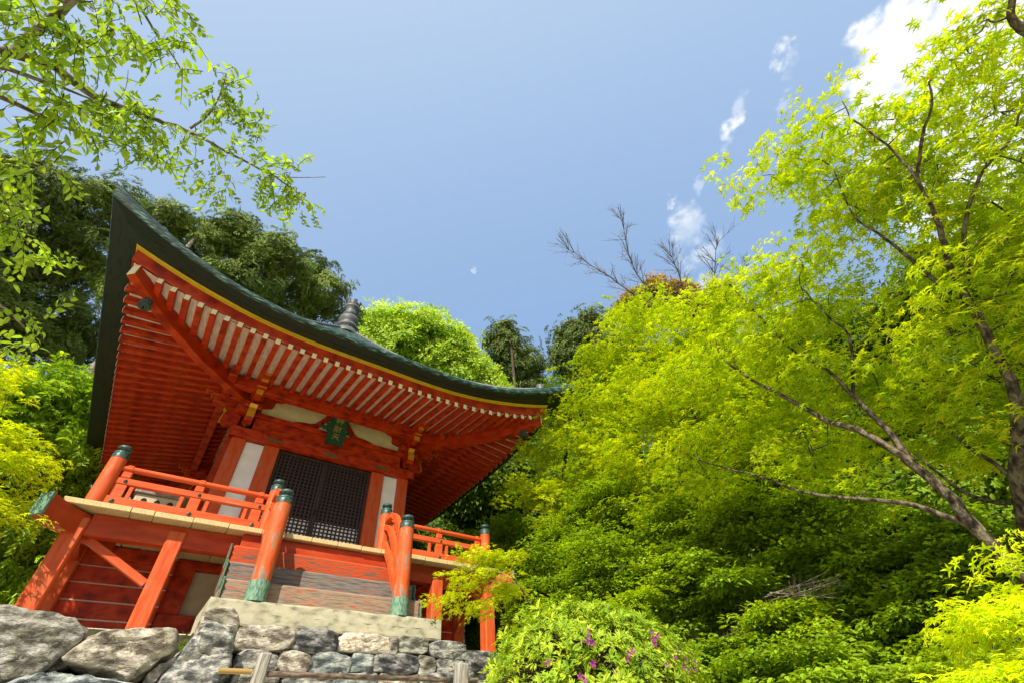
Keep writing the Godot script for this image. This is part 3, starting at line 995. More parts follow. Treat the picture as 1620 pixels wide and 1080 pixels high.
		newel(B * Vector3(-2.507, 0, 2.507), 0.082, 0.058, 0.645, 0.815, M.post_red, hall)
		if k == 0:
			railing(-2.43, -0.85, hall, B, [-2.36, -1.62, -0.94], [-2.255, -1.755, -1.488, -1.06])
			railing(0.85, 2.43, hall, B, [2.36, 1.665, 0.94], [2.255, 1.80, 1.508, 1.06])
		else:
			railing(-2.43, 2.43, hall, B, [-2.36, -1.64, -0.82, 0.0, 0.82, 1.64, 2.36], [-2.25, -1.78, -1.5, -0.96, -0.68, -0.14, 0.14, 0.68, 0.96, 1.5, 1.78, 2.25])
	# board screen behind the front posts
	for s in [-1.0, 1.0]:
		for q in 5:
			var y := -0.14 - q * 0.175
			block("screen_board", Vector3(s * 1.99, y, 1.62 + 0.0), Vector3(0.96, 0.16, 0.035), M.red, hall, 0.003, Basis(Vector3.RIGHT, 0.16))
			block("screen_rail", Vector3(s * 1.99, y + 0.082, 1.60), Vector3(0.96, 0.024, 0.07), M.soffit, hall, 0.002)
	# finial
	var fb := MB.new()
	fb.lathe(Vector3(0, 6.12, 0), [Vector2(0.30, 0), Vector2(0.30, 0.12), Vector2(0.2, 0.14), Vector2(0.2, 0.22), Vector2(0.27, 0.26), Vector2(0.27, 0.33), Vector2(0.19, 0.37), Vector2(0.22, 0.46), Vector2(0.26, 0.55), Vector2(0.24, 0.64), Vector2(0.15, 0.7), Vector2(0.15, 0.74), Vector2(0.2, 0.78), Vector2(0.15, 0.84), Vector2(0.15, 0.98), Vector2(0.2, 1.02), Vector2(0.21, 1.08), Vector2(0.12, 1.14), Vector2(0.12, 1.2), Vector2(0.16, 1.25), Vector2(0.1, 1.34), Vector2(0.02, 1.42)], 18)
	var finial := put("finial", fb.mesh(), M.tile, hall)
	var flames := MB.new()
	for q in 8:
		var a := TAU * q / 8.0
		flames.box(Vector3(cos(a) * 0.2, 7.28, sin(a) * 0.2), Vector3(0.03, 0.2, 0.09), 0.012, Basis(Vector3.UP, -a) * Basis(Vector3(0, 0, 1), -0.3))
	put("finial_flame", flames.mesh(), M.tile, finial)
	# stairs
	var st := [[3.20, -0.88, -0.652], [2.985, -0.655, -0.418], [2.785, -0.42, -0.18]]
	for k in 3:
		block("stair_step", Vector3(0, (st[k][1] + st[k][2]) * 0.5, st[k][0] - 0.24), Vector3(2.17 - k * 0.012, st[k][2] - st[k][1] - 0.004, 0.48), M["step%d" % k], hall, 0.02)
		for s in [-1.0, 1.0]:
			var cp := MB.new()
			for q in 5:
				cp.box(Vector3(0, -0.1 + q * 0.05, 0.02 + 0.01 * (q % 2)), Vector3(0.012, 0.06, 0.1), 0.003, Basis(Vector3.RIGHT, 0.35))
			put("side_trim", cp.mesh(), M.patina, hall, Transform3D(Basis.IDENTITY, Vector3(s * (1.093 + k * 0.001), (st[k][1] + st[k][2]) * 0.5, st[k][0] - 0.05)))
	timber("landing_beam", Vector3(-1.0, -0.09, 2.62), Vector3(1.0, -0.09, 2.62), 0.08, 0.16, M.faded, hall)
	for s in [-1.0, 1.0]:
		newel(Vector3(s * 0.775, 0, 2.5), 0.082, 0.058, 0.645, 0.815, M.post_red, hall)
		newel(Vector3(s * 0.775, 0, 3.29), 0.093, -0.88, 0.15, 0.325, M.worn_post, hall, 0.19)
		for c in [[Vector2(2.56, 0.50), Vector2(2.66, 0.535), Vector2(2.78, 0.52), Vector2(2.90, 0.44), Vector2(3.02, 0.29), Vector2(3.12, 0.10), Vector2(3.2, -0.08)], [Vector2(2.55, 0.40), Vector2(2.63, 0.40), Vector2(2.74, 0.33), Vector2(2.85, 0.19), Vector2(2.96, 0.0), Vector2(3.08, -0.2), Vector2(3.2, -0.4)], [Vector2(2.55, 0.21), Vector2(2.63, 0.13), Vector2(2.76, -0.02), Vector2(2.89, -0.18), Vector2(3.02, -0.38), Vector2(3.12, -0.53), Vector2(3.2, -0.64)]]:
			var rr := []
			for j in c.size():
				var dd: Vector2 = (c[mini(j + 1, c.size() - 1)] - c[maxi(j - 1, 0)]).normalized()
				var nn := Vector3(0, dd.x, -dd.y) * 0.034
				var p := Vector3(s * 0.775, c[j].y, c[j].x)
				var w := Vector3(0.036, 0, 0)
				rr.append([p + nn + w, p + nn - w, p - nn - w, p - nn + w])
			var cb := MB.new()
			cb.grid(rr, true, false, true)
			put("curved_rail", cb.mesh(), M.post_red, hall)
	for o in hall.get_children():
		(o as Node3D).position.y += 1.13
	hall.position.y = -1.13
	# things that hang from the hall or stand on it
	for s in [-1.0, 1.0]:
		var p := Vector3(s * 3.08, 2.39, 3.08)
		var bell := thing("wind_bell", ["green bronze wind bell under the tall left eave corner", "green bronze wind bell under the low right eave corner"][int(s > 0)], "bell", p, "wind bells under the eave corners")
		var bb := MB.new()
		bb.lathe(Vector3.ZERO, [Vector2(0.076, 0), Vector2(0.08, 0.008), Vector2(0.07, 0.03), Vector2(0.06, 0.08), Vector2(0.056, 0.13), Vector2(0.04, 0.155), Vector2(0.012, 0.165)], 16)
		put("bell_body", bb.mesh(), M.bronze, bell)
		var hook := MB.new()
		hook.tube(PackedVector3Array([Vector3(0, 0.16, 0), Vector3(0.0, 0.2, 0), Vector3(0.0, 0.25, 0)]), 0.008, 0.008, 6)
		put("hook", hook.mesh(), M.iron, bell)
		var cl := MB.new()
		cl.tube(PackedVector3Array([Vector3(0, 0.1, 0), Vector3(0.0, 0.0, 0), Vector3(0.0, -0.035, 0)]), 0.006, 0.014, 6)
		put("clapper", cl.mesh(), M.iron, bell)
	var tilt := Basis(Vector3.RIGHT, 0.22)
	var plq := thing("name_plaque", "green plaque with gold characters hanging above the lattice doors", "plaque", Vector3(-0.02, 2.055, 1.68))
	var pt := Transform3D(tilt, Vector3.ZERO)
	put("board", box_mesh(Vector3(0.26, 0.47, 0.035), 0.008), M.plaque, plq, pt * Transform3D(Basis.IDENTITY, Vector3(0, 0.235, 0)))
	for e in [[Vector3(0.135, 0.235, 0.006), Vector3(0.03, 0.50, 0.05)], [Vector3(-0.135, 0.235, 0.006), Vector3(0.03, 0.50, 0.05)], [Vector3(0, 0.475, 0.006), Vector3(0.24, 0.03, 0.05)], [Vector3(0, -0.005, 0.006), Vector3(0.24, 0.03, 0.05)]]:
		put("frame", box_mesh(e[1], 0.006), M.plaque, plq, pt * Transform3D(Basis.IDENTITY, e[0]))
	# strokes of the three characters, each in a unit square
	var glyphs := [
		[[0.18, 0.95, 0.3, 0.85], [0.02, 0.8, 0.48, 0.8], [0.14, 0.75, 0.2, 0.62], [0.36, 0.75, 0.3, 0.62], [0.02, 0.58, 0.48, 0.58], [0.04, 0.4, 0.46, 0.4], [0.25, 0.58, 0.22, 0.02], [0.7, 0.95, 0.76, 0.85], [0.54, 0.8, 0.98, 0.8], [0.66, 0.75, 0.7, 0.62], [0.88, 0.75, 0.82, 0.62], [0.54, 0.58, 0.98, 0.58], [0.56, 0.4, 0.96, 0.4], [0.76, 0.58, 0.76, 0.02]],
		[[0.08, 0.92, 0.08, 0.3], [0.4, 0.92, 0.4, 0.3], [0.08, 0.92, 0.4, 0.92], [0.08, 0.7, 0.4, 0.7], [0.08, 0.5, 0.4, 0.5], [0.08, 0.3, 0.4, 0.3], [0.16, 0.25, 0.04, 0.04], [0.32, 0.25, 0.44, 0.04], [0.5, 0.72, 0.98, 0.72], [0.8, 0.96, 0.8, 0.08], [0.8, 0.08, 0.7, 0.14], [0.78, 0.68, 0.5, 0.24]],
		[[0.12, 0.86, 0.88, 0.86], [0.06, 0.52, 0.94, 0.52], [0.5, 0.86, 0.46, 0.5], [0.46, 0.5, 0.08, 0.04], [0.52, 0.5, 0.94, 0.04]],
	]
	for g in 3:
		var cb := MB.new()
		for s in glyphs[g]:
			var a := Vector3((s[0] - 0.5) * 0.135, 0.40 - g * 0.14 + (s[1] - 0.5) * 0.12, 0.021)
			var b := Vector3((s[2] - 0.5) * 0.135, 0.40 - g * 0.14 + (s[3] - 0.5) * 0.12, 0.021)
			var d := b - a
			cb.box((a + b) * 0.5, Vector3(d.length() + 0.006, 0.0095, 0.008), 0.002, Basis(Vector3(0, 0, 1), atan2(d.y, d.x)))
		put("character", cb.mesh(), M.old_gold, plq, pt)
	var chest := thing("offertory_box", "pale wooden box with three round crests behind the left veranda rail", "box", Vector3(-2.02, 0.06, 1.25))
	block("box_body", Vector3(0, 0.36, 0), Vector3(0.52, 0.66, 0.4), M.base_plaster, chest, 0.012)
	block("box_top", Vector3(0, 0.705, 0), Vector3(0.58, 0.04, 0.46), M.old_wood, chest, 0.008)
	for q in 3:
		var cb := MB.new()
		cb.lathe(Vector3.ZERO, [Vector2(0.034, 0), Vector2(0.034, 0.005), Vector2(0.02, 0.006), Vector2(0.018, 0.003)], 14)
		put("crest", cb.mesh(), M.iron, chest, Transform3D(Basis(Vector3.RIGHT, PI / 2), Vector3(-0.15 + q * 0.15, 0.60, 0.2)))


# ---------------------------------------------------------------- ground, walls, fence
func ground_y(x: float, z: float) -> float:
	var low := lerpf(-2.0, -3.9, smoothstep(3.2, 6.6, z))
	var y := -1.13 if z < 2.9 else lerpf(-1.13, low, smoothstep(2.9, 3.05, z))
	if x > 2.2:
		var soft := lerpf(-1.13, -3.9, smoothstep(2.0, 7.0, z))
		y = lerpf(y, soft, smoothstep(2.2, 3.2, x))
	y = maxf(y, minf(-3.9 + maxf(0.0, x - 0.9) * 0.45, 9.0) if x > 3.0 or z > 3.05 else y)
	y = maxf(y, minf(-1.13 + maxf(0.0, x - 4.0) * 0.3, 9.0) if z <= 3.05 else y)
	y = maxf(y, -1.13 + minf(maxf(0.0, -4.6 - z) * 0.36, 9.0) if z < -4.6 else y)
	var far := Vector2(x, z).length() - 12.0
	if far > 0.0 and (z < 4.0 or x > 3.0):
		y = maxf(y, minf(far * 0.55 - 1.0, 15.0))
	if x < -3.2 and z < 3.0:
		y += minf(-3.2 - x, 14.0) * 0.22
	return y


func build_ground() -> void:
	var xs := []
	var zs := []
	for k in range(-30, 31):
		xs.append(signf(k) * (absf(k) * 0.45 + pow(maxf(absf(k) - 16.0, 0.0), 2.2) * 0.12))
	for k in range(-34, 33):
		var z := signf(k) * (absf(k) * 0.45 + pow(maxf(absf(k) - 18.0, 0.0), 2.2) * 0.12)
		zs.append(z)
	zs.append_array([2.9, 2.97, 3.05])
	zs.sort()
	var f := field(0.35, 3, FastNoiseLite.TYPE_SIMPLEX_SMOOTH, 5)
	var rows := []
	for z in zs:
		var row := []
		for x in xs:
			row.append(Vector3(x, ground_y(x, z) + f.get_noise_2d(x, z) * (0.02 if absf(x) < 3.0 and z < 3.2 else 0.12), z))
		rows.append(row)
	var b := MB.new()
	b.grid(rows, false, true)
	var g := put("ground", b.mesh(), M.earth, self)
	tag(g, "mossy earth of the terrace and the wooded slopes", "ground", "", "structure")
	var yard := MB.new()
	yard.box(Vector3(-1.0, -1.12, 0.0), Vector3(9.0, 0.06, 5.8), 0.01)
	tag(put("terrace", yard.mesh(), M.gravel, self), "pale gravel terrace that the hall stands on", "ground", "", "structure")
	var path := MB.new()
	var pr := []
	for k in 30:
		var z: float = [3.62, 3.8, 4.1, 4.4, 4.8, 5.2, 5.6, 6.0, 6.4, 6.8][k] if k < 10 else 6.8 + (k - 9) * 1.3
		var row := []
		for j in 24:
			var x := 1.2 - j * 0.8
			row.append(Vector3(x, ground_y(minf(x, 0.8), z) + 0.09, z))
		pr.append(row)
	path.grid(pr, false, true)
	tag(put("path", path.mesh(), M.gravel, self), "pale gravel path below the stone wall", "path", "", "structure")


func build_walls() -> void:
	var edge := PackedVector2Array()
	rng.seed = 4
	for k in 26:
		edge.append(Vector2(-1.17 + k * 0.0984, -0.88 + rng.randf_range(-0.004, 0.003)))
	for k in 26:
		edge.append(Vector2(1.29 - k * 0.0984, -1.105 + rng.randf_range(-0.012, 0.012)))
	var sm := MB.new()
	var sr := []
	for w in [[-0.38, 0.0], [-0.379, 1.0], [0.36, 1.0], [0.374, 0.95], [0.379, 0.8], [0.38, 0.0]]:
		var row := []
		for k in edge.size():
			var e := edge[k]
			row.append(Vector3(e.x - 0.06 - (1.0 - w[1]) * 0.02 * signf(e.x), lerpf(-0.9925, e.y, w[1]) + 0.9925, w[0] + rng.randf_range(-0.004, 0.004)))
		sr.append(row)
	sm.grid(sr, true, true, true)
	var slab := put("stone_slab", sm.mesh(), M.slab, self, Transform3D(Basis.IDENTITY, Vector3(0.06, -0.9925, 3.005)))
	tag(slab, "long pale stone slab at the foot of the stairs", "stone slab")
	var wall := thing("stone_wall", "dry stone wall of squared blocks below the stairs", "wall", Vector3(0.3, -2.6, 3.5))
	var o := -wall.position
	var list := [
		[-1.20, -0.88, -1.40, -1.02, 1], [-0.87, -0.36, -1.30, -1.11, 1], [-0.38, 0.08, -1.29, -1.11, 4], [0.08, 0.64, -1.27, -1.10, 2], [0.64, 0.73, -1.26, -1.12, 5], [0.73, 1.10, -1.26, -1.11, 5], [1.11, 1.58, -1.27, -1.12, 0],
		[-1.30, -0.83, -1.72, -1.41, 4], [-0.82, -0.46, -1.46, -1.31, 0], [-0.46, -0.18, -1.46, -1.31, 1], [-0.18, 0.24, -1.46, -1.29, 3], [0.24, 0.46, -1.44, -1.29, 3], [0.46, 0.96, -1.44, -1.28, 4], [0.96, 1.17, -1.43, -1.28, 5], [1.18, 1.55, -1.43, -1.28, 0], [1.56, 2.0, -1.50, -1.20, 4],
		[-0.85, -0.40, -1.72, -1.47, 5], [-0.40, 0.12, -1.72, -1.47, 0], [0.12, 0.55, -1.70, -1.46, 3], [0.55, 1.0, -1.70, -1.45, 1], [1.0, 1.5, -1.71, -1.44, 0], [1.5, 2.05, -1.74, -1.50, 5],
		[-1.2, -0.6, -2.05, -1.73, 3], [-0.6, 0.0, -2.05, -1.73, 0], [0.0, 0.6, -2.05, -1.72, 5], [0.6, 1.3, -2.05, -1.72, 4], [1.3, 2.1, -2.05, -1.74, 0],
		[2.0, 2.5, -1.55, -1.22, 5], [2.05, 2.6, -1.9, -1.55, 0],
	]
	for k in list.size():
		var s: Array = list[k]
		var q := quad_stone("stone", s[0], s[1], s[2], s[3], 3.28, 0.46, M["stone%d" % s[4]], wall, 100 + k)
		q.position += o
	block("wall_core", Vector3(0.6, -1.6, 3.08) + o, Vector3(3.6, 0.94, 0.3), M.earth, wall, 0.02)
	var big := thing("boulder_wall", "retaining wall of huge rough boulders left of the stairs", "wall", Vector3(-2.0, -2.6, 3.4))
	var ob := -big.position
	var rocks := [
		[[-2.75, -1.12, -2.52, -1.12, -2.25, -1.14, -2.0, -1.17, -1.94, -1.21, -1.96, -1.32, -2.04, -1.48, -2.15, -1.56, -2.4, -1.59, -2.85, -1.6], 3.42, 5, 21],
		[[-2.0, -1.42, -1.93, -1.27, -1.84, -1.22, -1.69, -1.215, -1.45, -1.21, -1.34, -1.24, -1.31, -1.34, -1.42, -1.50, -1.54, -1.55, -1.78, -1.50], 3.42, 1, 22],
		[[-2.3, -1.62, -2.05, -1.525, -1.8, -1.53, -1.5, -1.58, -1.45, -1.9, -2.3, -1.95], 3.55, 3, 23],
		[[-1.40, -1.62, -1.36, -1.5, -1.24, -1.27, -1.17, -1.15, -1.05, -1.13, -0.90, -1.19, -0.86, -1.45, -0.95, -1.65], 3.40, 0, 24],
		[[-3.5, -1.1, -2.8, -1.1, -2.9, -1.6, -3.5, -1.65], 3.40, 0, 25], [[-3.3, -1.65, -2.35, -1.62, -2.35, -2.1, -3.3, -2.15], 3.5, 5, 26],
		[[-1.44, -1.62, -0.95, -1.64, -1.0, -2.0, -1.45, -2.05], 3.5, 3, 27], [[-4.3, -1.1, -3.5, -1.1, -3.5, -1.7, -4.3, -1.7], 3.4, 4, 28],
		[[-2.0, -1.36, -1.93, -1.30, -1.90, -1.44, -2.02, -1.53, -2.08, -1.52], 3.32, 5, 29], [[-1.46, -1.50, -1.33, -1.38, -1.27, -1.36, -1.34, -1.56, -1.45, -1.60], 3.36, 1, 30],
	]
	for r in rocks:
		var p := PackedVector2Array()
		for j in range(0, r[0].size(), 2):
			p.append(Vector2(r[0][j], r[0][j + 1]))
		var mid := Vector2.ZERO
		for q in p:
			mid += q / p.size()
		put("boulder", stone_mesh(p, 0.62, 5.5, 0.055, r[3], 2), M["stone%d" % r[2]], big, Transform3D(Basis.IDENTITY, Vector3(mid.x, mid.y - 0.035, r[1]) + ob))
	block("wall_core", Vector3(-2.7, -1.7, 3.05) + ob, Vector3(3.0, 1.0, 0.25), M.earth, big, 0.02)
	var fence := thing("bamboo_fence", "low fence of two weathered posts and a bamboo rail below the stone wall", "fence", Vector3(-0.2, -2.6, 5.0))
	var of := -fence.position
	for x in [[-0.905, 0.075], [0.59, 0.105]]:
		block("post", Vector3(x[0], -2.1, 5.0) + of, Vector3(x[1], 0.98, 0.08), M.old_wood, fence, 0.012, Basis(Vector3(0, 0, 1), -0.04))
	var rb := MB.new()
	var rp := PackedVector3Array()
	for k in 14:
		rp.append(Vector3(-0.87 + k * 0.105, -1.722 + 0.001 * (k % 3), 5.0) + of)
	rb.tube(rp, 0.017, 0.016, 10)
	for k in 5:
		rb.tube(PackedVector3Array([Vector3(-0.7 + k * 0.29, -1.722, 5.0) + of, Vector3(-0.69 + k * 0.29, -1.722, 5.0) + of, Vector3(-0.68 + k * 0.29, -1.722, 5.0) + of]), 0.0195, 0.0195, 10)
	put("rail", rb.mesh(), M.bamboo, fence)
	var sb := MB.new()
	sb.tube(PackedVector3Array([Vector3(-1.13, -1.712, 5.0) + of, Vector3(-1.03, -1.712, 5.0) + of, Vector3(-0.94, -1.712, 5.0) + of]), 0.015, 0.015, 10)
	put("rail_stub", sb.mesh(), M.bamboo_pale, fence)
	var rs := MB.new()
	rs.tube(PackedVector3Array([Vector3(0.64, -1.715, 5.0) + of, Vector3(0.68, -1.715, 5.0) + of, Vector3(0.76, -1.715, 5.0) + of]), 0.015, 0.015, 10)
	put("rail_stub", rs.mesh(), M.bamboo, fence)


# ---------------------------------------------------------------- sky
func fbm(f: FastNoiseLite, x: float, z: float) -> float:
	return f.get_noise_2d(x, z)


func make_sky() -> PanoramaSkyMaterial:
	var small := Image.create(528, 256, false, Image.FORMAT_RGBA8)
	for j in 256:
		var el := PI * 0.5 - PI * (j + 0.5) / 256.0
		for k in 528:
			var az := TAU * (k - 8 + 0.5) / 512.0
			var d := Vector3(sin(az) * cos(el), sin(el), -cos(az) * cos(el))
			var up := maxf(d.y, 0.0)
			var cs := d.dot(toward_sun)
			var c := Color(0.35, 0.46, 0.61).lerp(Color(0.128, 0.25, 0.47), pow(up, 0.45))       # paler low down, deeper above
			var glow := pow(maxf(cs * 0.5 + 0.5, 0.0), 3.0)
			c = c.lerp(Color(0.52, 0.60, 0.69), clampf(glow * 1.0, 0.0, 0.95))
			if d.y < 0.0:
				c = Color(0.26, 0.27, 0.24)
			small.set_pixel(k, j, c.linear_to_srgb())
	small.resize(4224, 2048, Image.INTERPOLATE_CUBIC)
	small = small.get_region(Rect2i(64, 0, 4096, 2048))
	var f := field(1.0, 6, FastNoiseLite.TYPE_SIMPLEX_SMOOTH, 77)
	f.domain_warp_enabled = true
	f.domain_warp_amplitude = 0.25
	f.domain_warp_frequency = 2.0
	# clouds in the plane one unit overhead: centre x, z, half sizes, turn, strength
	var wisps := [[0.643, 0.151, 0.03, 0.016, 0.8, 0.8], [0.664, 0.016, 0.036, 0.018, 0.9, 0.9], [0.815, -0.23, 0.075, 0.04, 0.5, 0.75], [0.694, -0.186, 0.018, 0.012, 0.5, 0.6], [0.707, -0.108, 0.03, 0.012, 0.7, 0.4], [0.396, -0.622, 0.012, 0.008, 0.5, 0.55], [0.97, -0.33, 0.1, 0.055, 0.5, 0.7], [0.72, 0.106, 0.03, 0.01, 0.9, 0.35], [0.90, -0.23, 0.09, 0.03, 0.6, 0.5], [0.45, 1.2, 0.5, 0.16, 0.3, 0.7], [1.6, 1.4, 0.6, 0.3, 0.2, 0.8], [-1.5, 1.9, 0.5, 0.25, 0.5, 0.6], [2.4, -0.9, 0.6, 0.2, 0.4, 0.7], [0.655, 0.03, 0.05, 0.012, 0.9, 0.45], [0.78, -0.2, 0.1, 0.03, 0.6, 0.4], [0.66, 0.16, 0.05, 0.012, 0.7, 0.35]]
	wisps.append([1.50, 0.60, 0.76, 0.45, 0.0, 1.0])
	for q in wisps:
		var great: bool = q[2] == 0.76
		var reach: float = (1.4 if great else 1.8) * maxf(q[2], q[3])
		var lo := Vector2(1e9, 1e9)
		var hi := Vector2(-1e9, -1e9)
		for cx in 9:
			for cz in 9:
				var X: float = q[0] + reach * (cx / 4.0 - 1.0)
				var Z: float = q[1] + reach * (cz / 4.0 - 1.0)
				var az := fposmod(atan2(X, -Z), TAU)
				var py := (PI * 0.5 - atan2(1.0, Vector2(X, Z).length())) / PI * 2048.0
				lo = lo.min(Vector2(az / TAU * 4096.0, py))
				hi = hi.max(Vector2(az / TAU * 4096.0, py))
		if hi.x - lo.x > 2000.0:
			continue
		for j in range(maxi(int(lo.y), 0), mini(int(hi.y), 1000)):
			var el := PI * 0.5 - PI * (j + 0.5) / 2048.0
			var flat := cos(el) / sin(el)
			for k in range(maxi(int(lo.x), 0), mini(int(hi.x), 4096)):
				var az := TAU * (k + 0.5) / 4096.0
				var X := sin(az) * flat
				var Z := -cos(az) * flat
				var dx: float = X - q[0]
				var dz: float = Z - q[1]
				var a := 0.0
				if great:
					var e: float = pow(dx / q[2], 4.0) + pow(dz / q[3], 4.0)
					if e < 3.5:
						var nn := f.get_noise_2d(X * 4.0, Z * 4.0) + 0.55 * f.get_noise_2d(X * 16.0 + 9.0, Z * 16.0)
						a = smoothstep(0.0, 0.55, 1.45 - e + nn * 1.0) * (0.95 + 0.15 * nn)
				else:
					var p := Vector2(dx, dz).rotated(q[4])
					var e2: float = (p.x / q[2]) * (p.x / q[2]) + (p.y / q[3]) * (p.y / q[3])
					if e2 < 3.0:
						var nn: float = f.get_noise_2d(X * 0.45 / q[2], Z * 0.45 / q[2]) + 0.5 * f.get_noise_2d(X * 1.6 / q[2] + 5.0, Z * 1.6 / q[2])
						a = smoothstep(0.15, 1.9, 1.0 - e2 * 0.6 + nn * 2.2) * q[5]
				if a > 0.004:
					small.set_pixel(k, j, small.get_pixel(k, j).lerp(Color(0.86, 0.865, 0.875), clampf(a, 0.0, 1.0)))
	var m := PanoramaSkyMaterial.new()
	m.panorama = ImageTexture.create_from_image(small)
	return m


# ---------------------------------------------------------------- plants of this place
func rooted(x: float, y: float, d: float, share := 0.9) -> Array:      # an upright stem under the crown point seen at that pixel
	var p := at(x, y, d)
	var g := ground_y(p.x, p.z) - 0.1
	var t := lerpf(g, p.y, share)
	return [Vector3(p.x, g, p.z), Vector3(p.x + 0.05, lerpf(g, t, 0.5), p.z), Vector3(p.x, t, p.z)]


func path_at(list: Array) -> Array:
	var out := []
	for q in list:
		out.append(at(q[0], q[1], q[2]))
	return out


func build_plants() -> void:
	rng.seed = 500
	var bright := Color(0.64, 0.775, 0.017)
	var maple := [maple_spray(bright, 16, 0.042, 0.19), maple_spray(bright, 12, 0.046, 0.17), maple_spray(bright, 20, 0.036, 0.2)]
	var cherry := [oval_spray(Color(0.338, 0.513, 0.061), 9, 0.058, 0.030, 0.2, 1.1, true), oval_spray(Color(0.378, 0.567, 0.068), 7, 0.068, 0.034, 0.17, 1.3, true)]
	var shrub := [tuft(Color(0.203, 0.324, 0.027), 26, 0.046, 0.027, 0.14, 0.3), tuft(Color(0.243, 0.378, 0.030), 22, 0.042, 0.024, 0.13, 0.5)]
	var layered := [flat_spray(Color(0.203, 0.324, 0.027), 20, 0.05, 0.026, 0.19), flat_spray(Color(0.22, 0.33, 0.025), 16, 0.054, 0.027, 0.17)]
	var glossy := [oval_spray(Color(0.182, 0.308, 0.035), 10, 0.09, 0.032, 0.18, 0.6, false), oval_spray(Color(0.252, 0.392, 0.042), 8, 0.1, 0.034, 0.16, 0.9, false)]
	var cypress := [fan_spray(Color(0.25, 0.33, 0.07), 70, 0.5), fan_spray(Color(0.29, 0.36, 0.08), 60, 0.42)]
	var camphor := [tuft(Color(0.459, 0.648, 0.088), 24, 0.16, 0.075, 0.34, 0.5), tuft(Color(0.567, 0.729, 0.115), 20, 0.15, 0.07, 0.3, 0.6)]
	var azalea := [tuft(Color(0.302, 0.465, 0.038), 13, 0.044, 0.012, 0.02, 0.5), tuft(Color(0.389, 0.540, 0.049), 11, 0.048, 0.013, 0.018, 0.65)]
	var dim := Color(0.55, 0.6, 0.6)
	var fair := Color(0.9, 0.9, 0.9)
	var sunny := Color(1.25, 1.2, 1.0)

	# far trees behind the hall
	tree("cypress_tree", "tall dark cypress behind the hall at the left edge, brown twigs showing", "tree", "dark cypresses behind the hall",
		[[rooted(110, 290, 22.0, 0.95), 0.32, 0.04], [path_at([[110, 520, 22.2], [60, 440, 21.2], [10, 400, 20.6]]), 0.06, 0.015], [path_at([[110, 480, 22.0], [180, 400, 21.2], [215, 340, 20.8]]), 0.06, 0.015], [path_at([[110, 560, 22.2], [40, 560, 21.2], [-30, 520, 20.8]]), 0.06, 0.015]],
		[clump(110, 320, 22.0, 75), clump(40, 400, 21.5, 85), clump(160, 400, 22.0, 70), clump(60, 520, 21.5, 85), clump(190, 330, 22.5, 42), clump(-40, 470, 21.5, 90), clump(120, 520, 22.0, 70), clump(30, 290, 22.0, 45), clump(-60, 340, 22.0, 80)],
		240, 16, 0.5, 2, cypress, M.conifer, Vector2(0.9, 1.5), dim, sunny, M.bark_grey, 0.04, 601)
	tree("cypress_tree", "broad dark cypress right behind the hall roof, its crown in round tufts", "tree", "dark cypresses behind the hall",
		[[rooted(330, 350, 19.0, 0.95), 0.32, 0.05], [path_at([[330, 470, 19], [400, 430, 18.4], [460, 420, 18]]), 0.08, 0.02], [path_at([[330, 450, 19], [270, 400, 18.5], [250, 350, 18]]), 0.08, 0.02]],
		[clump(330, 375, 19, 48), clump(275, 350, 19, 34), clump(380, 380, 19, 42), clump(430, 410, 18.5, 48), clump(480, 425, 18.5, 44), clump(515, 465, 18.5, 36), clump(400, 460, 18.5, 60), clump(300, 440, 19, 60), clump(470, 480, 18.5, 48), clump(240, 400, 19, 50), clump(548, 500, 18.8, 26), clump(230, 460, 19, 60)],
		250, 18, 0.42, 2, cypress, M.conifer, Vector2(0.7, 1.2), dim, Color(1.3, 1.3, 1.0), M.bark_grey, 0.035, 602)
	tree("camphor_tree", "bright lime green round crowned tree rising behind the eaves", "tree", "",
		[[rooted(670, 560, 25.0, 0.9), 0.4, 0.08], [path_at([[670, 660, 25], [640, 580, 24.5], [620, 540, 24]]), 0.12, 0.03], [path_at([[670, 660, 25], [720, 610, 24.5], [745, 590, 24]]), 0.12, 0.03]],
		[clump(612, 526, 25, 38), clump(665, 526, 25, 40), clump(705, 549, 25, 36), clump(735, 579, 25, 34), clump(640, 574, 24.5, 58), clump(700, 604, 24.5, 55), clump(765, 614, 25, 30), clump(600, 574, 25, 45), clump(785, 639, 25, 25), clump(580, 519, 25, 26), clump(740, 634, 25, 45)],
		330, 24, 0.7, 2, camphor, M.maple, Vector2(0.8, 1.3), Color(0.8, 0.85, 0.8), Color(1.35, 1.25, 1.2), M.bark_dark, 0.03, 603, 0.35)
	tree("cypress_tree", "small dark conifer standing right of the lime green tree", "tree", "dark cypresses behind the hall",
		[[rooted(806, 520, 32.0, 0.98), 0.3, 0.05]],
		[clump(800, 528, 32, 15, 1.2), clump(822, 548, 32, 19, 1.1), clump(792, 560, 32, 20), clump(835, 575, 32, 22), clump(808, 590, 32, 28), clump(845, 600, 32, 16), clump(785, 540, 32, 12), clump(815, 620, 32, 40)],
		150, 18, 0.8, 2, cypress, M.conifer, Vector2(1.1, 1.7), dim, fair, M.bark_dark, 0.05, 604)
	tree("cypress_tree", "rounded dark conifer above the maples, just left of the bare twigs", "tree", "dark cypresses behind the hall",
		[[rooted(930, 505, 24.0, 0.95), 0.3, 0.05]],
		[clump(935, 512, 24, 24), clump(905, 535, 24, 28), clump(950, 545, 24, 34), clump(915, 575, 24, 36), clump(960, 590, 24, 40), clump(895, 560, 24, 18)],
		170, 20, 0.65, 2, cypress, M.conifer, Vector2(0.9, 1.5), dim, fair, M.bark_dark, 0.04, 605)
	var rust := [tuft(Color(0.5, 0.33, 0.12), 22, 0.15, 0.07, 0.32, 0.5)]
